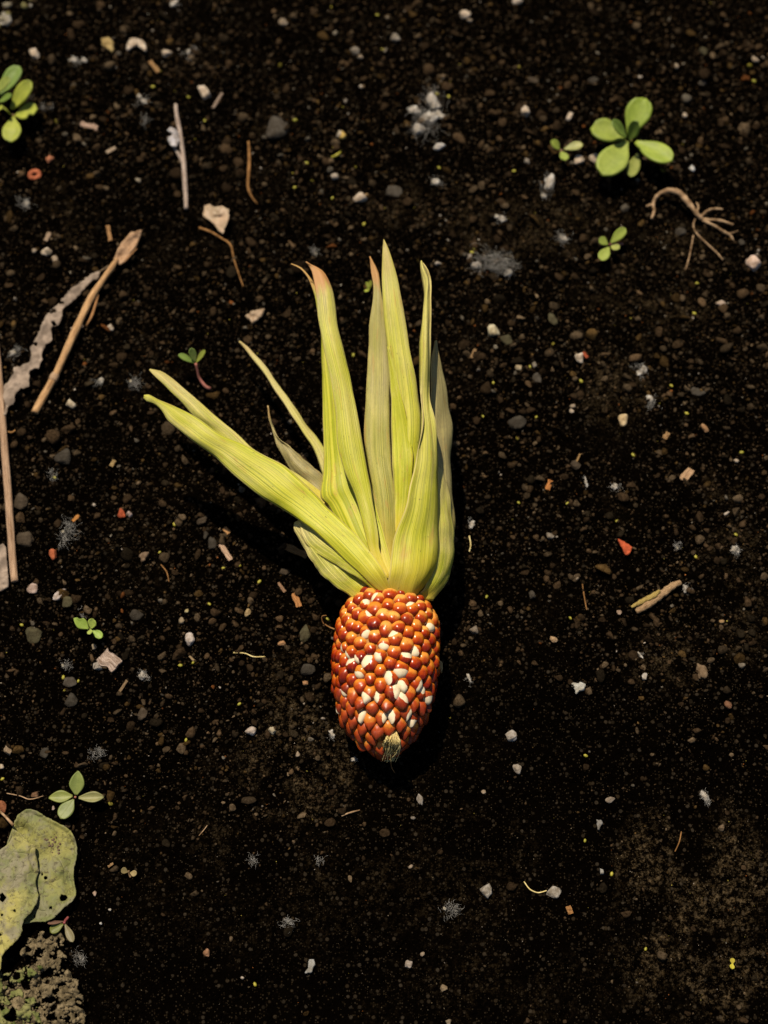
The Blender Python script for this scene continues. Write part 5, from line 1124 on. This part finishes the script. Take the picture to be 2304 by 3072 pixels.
L_OUT = cv([(106, 575), (140, 592), (175, 615), (210, 655), (240, 690), (295, 718), (298, 790), (310, 860), (324, 930), (300, 1010), (300, 1050), (320, 1130), (312, 1190), (270, 1260), (205, 1335), (182, 1385), (186, 1430), (160, 1490), (90, 1560), (40, 1610), (15, 1650), (10, 1750), (-90, 1830), (-300, 1700), (-300, 900), (-50, 790), (0, 752), (60, 712), (98, 650)])
def hL(x, y): return 8.0+0.9*nz(x, y, .012, 7)+0.25*nz(x, y, .05, 8)-max(0, (x-85))*0.03
sheet('front_lobe', L_OUT, hL, 'dead', (0.15, 0, 0), 3.6, ch([(18, 1150, 30), (127, 1266, 13), (22, 1296, 12), (8, 1466, 13)]), parent=dl, ragged=.8, thick=.0004)
stick('leaf_stalk', [(-30, 2405, 5, 4), (0, 2434, 5, 6), (22, 2456, 5, 8), (40, 2476, 6, 9)], 'root', (1, 1, 1), None, None, n=14, parent=dl, sides=8, flat=1)
pebble('bud', 8, 2420, 24, 34, 20, (0.22, 0.08, 0.035), 'brown bud on the leaf stalk at the left edge', 'bud', facet=0)
for i in range(26):
    x, y = (440+rnd.gauss(0, 38))/2.793, 2280+(700+rnd.gauss(0, 32))/2.793; s_ = rnd.uniform(3.5, 8)
    o_ = pebble('soil_crumb', x, y, s_, s_, 0, (0.17, 0.12, 0.085), None, parent=dl, sub=1, facet=0); o_.location = G(x, y, hR(x, y)*.001+.0003)-dl.location
X_OUT = cv([(-150, 1760), (40, 1790), (110, 1770), (170, 1750), (200, 1760), (230, 1720), (330, 1700), (300, 1660), (270, 1640), (180, 1640), (172, 1600), (185, 1575), (220, 1560), (215, 1520), (230, 1490), (300, 1500), (312, 1450), (340, 1430), (370, 1450), (360, 1500), (400, 1500), (460, 1440), (530, 1470), (535, 1560), (500, 1610), (560, 1640), (560, 1720), (600, 1770), (590, 1830), (660, 1840), (640, 1920), (690, 1960), (700, 2040), (640, 2060), (712, 2110), (715, 2180), (690, 2260), (690, 2420), (-150, 2420)])
HOL = ch([(140, 1800, 40), (215, 1880, 48), (240, 1590, 24), (385, 1800, 26), (395, 1860, 24), (520, 1880, 28), (40, 1830, 32), (100, 2150, 60), (425, 1640, 22), (440, 2080, 34), (110, 1900, 24), (20, 2080, 20), (430, 2150, 40), (320, 1620, 20)])
def lace(cx, cy):
    n_ = fbm(cx*0.036, cy*0.036, 77, 3); return n_ < 0.46
rl = empty('rotting_leaf', G(110, 2950, 0)); prop(rl, 'crumbly rotting leaf full of holes in the bottom left corner', 'leaf')
hX = lambda x, y: 3.2+2.2*nz(x, y, .03, 5)+1.0*nz(x, y, .09, 6)+0.3*nz(x, y, .25, 9)
o_ = sheet('leaf_web', X_OUT, hX, 'rot', (1, 1, 1), 2.8, HOL, parent=rl, ragged=2.2, nhole=lace, thick=.0004)
sheet('green_remnant', cv([(-80, 1800), (60, 1790), (160, 1760), (230, 1730), (330, 1700), (360, 1740), (300, 1800), (270, 1900), (300, 2050), (360, 2260), (330, 2420), (-80, 2420)]), lambda x, y: hX(x, y)+1.0+.8*nz(x, y, .06, 12), 'rotgreen', (1, 1, 1), 2.8, HOL, parent=rl, ragged=2.0, nhole=lambda cx, cy: (fbm(cx*0.05, cy*0.05, 99, 4) < 0.5), thick=.0005)
cr = []
V = []; Fc = []; iv, if_ = ico(1)
for i in range(420):
    x, y = rnd.uniform(0, 256), rnd.uniform(2795, 3080)
    if not inside(X_OUT, np.array([x]), np.array([y]))[0] or any(inside(h_, np.array([x]), np.array([y]))[0] for h_ in HOL): continue
    c = G(x, y, hX(x, y)*.001+.0006)-rl.location; s_ = rnd.lognormvariate(math.log(.00032), .45); b0 = len(V)
    R = Matrix.Rotation(rnd.uniform(0, 6), 3, Vector((rnd.gauss(0, 1), rnd.gauss(0, 1), rnd.gauss(0, 1))).normalized())
    V += [c+R @ Vector(q*(1+rnd.gauss(0, .15)))*s_ for q in iv]; Fc += [tuple(int(b0+z) for z in t_) for t_ in if_]
o_ = obj('clinging_soil', mesh('clinging_soil', V, Fc), M['rot'], smooth=False); o_.parent = rl; o_['kind'] = 'stuff'

# ------------------------------------------------------------------ tiny yellow seeds (nothing tells them apart)
b_ = bmesh.new(); bmesh.ops.create_icosphere(b_, subdivisions=2, radius=1)
for v_ in b_.verts: v_.co.x *= 1.5; v_.co.z *= .75
sm_ = bpy.data.meshes.new('seed'); b_.to_mesh(sm_); b_.free(); sm_.materials.append(M['seed']); sm_.polygons.foreach_set('use_smooth', [True]*len(sm_.polygons))
for px, py in [(1132, 45), (1148, 148), (1346, 290), (1310, 281), (885, 360), (919, 489), (884, 562), (997, 594), (1092, 672), (1317, 503), (1416, 757), (1423, 745), (459, 260), (565, 291), (614, 362), (1480, 1148), (1743, 1143), (2014, 1157), (2060, 1240), (2091, 850), (2083, 940), (2225, 1357), (1900, 1365), (1449, 1249), (1609, 1251), (2262, 243), (1542, 513), (1556, 1508), (1702, 1510), (1851, 1563), (2087, 1670), (2208, 1604), (1711, 1854), (1460, 1790), (523, 1573), (479, 1657), (717, 1697), (670, 1704), (778, 1745), (628, 1812), (541, 1996), (579, 1988), (65, 1875), (235, 2043), (190, 2032), (718, 2112), (558, 2220), (1757, 2267), (1755, 2522), (1937, 2847), (7, 2337), (983, 1857), (1835, 2622), (765, 2953), (1208, 1260), (1060, 1065), (1590, 1100)]:
    o_ = bpy.data.objects.new('seed', sm_); COL.objects.link(o_); k = mpp(G(px, py)); s_ = rnd.uniform(3.3, 5.0)*k
    o_.scale = (s_, s_, s_); o_.location = G(px, py, s_*.55); o_.rotation_euler = (0, 0, rnd.uniform(0, 6.3))
    prop(o_, 'tiny yellow green seed lying loose on the black soil', 'seed', 'tiny yellow seeds scattered on the soil')
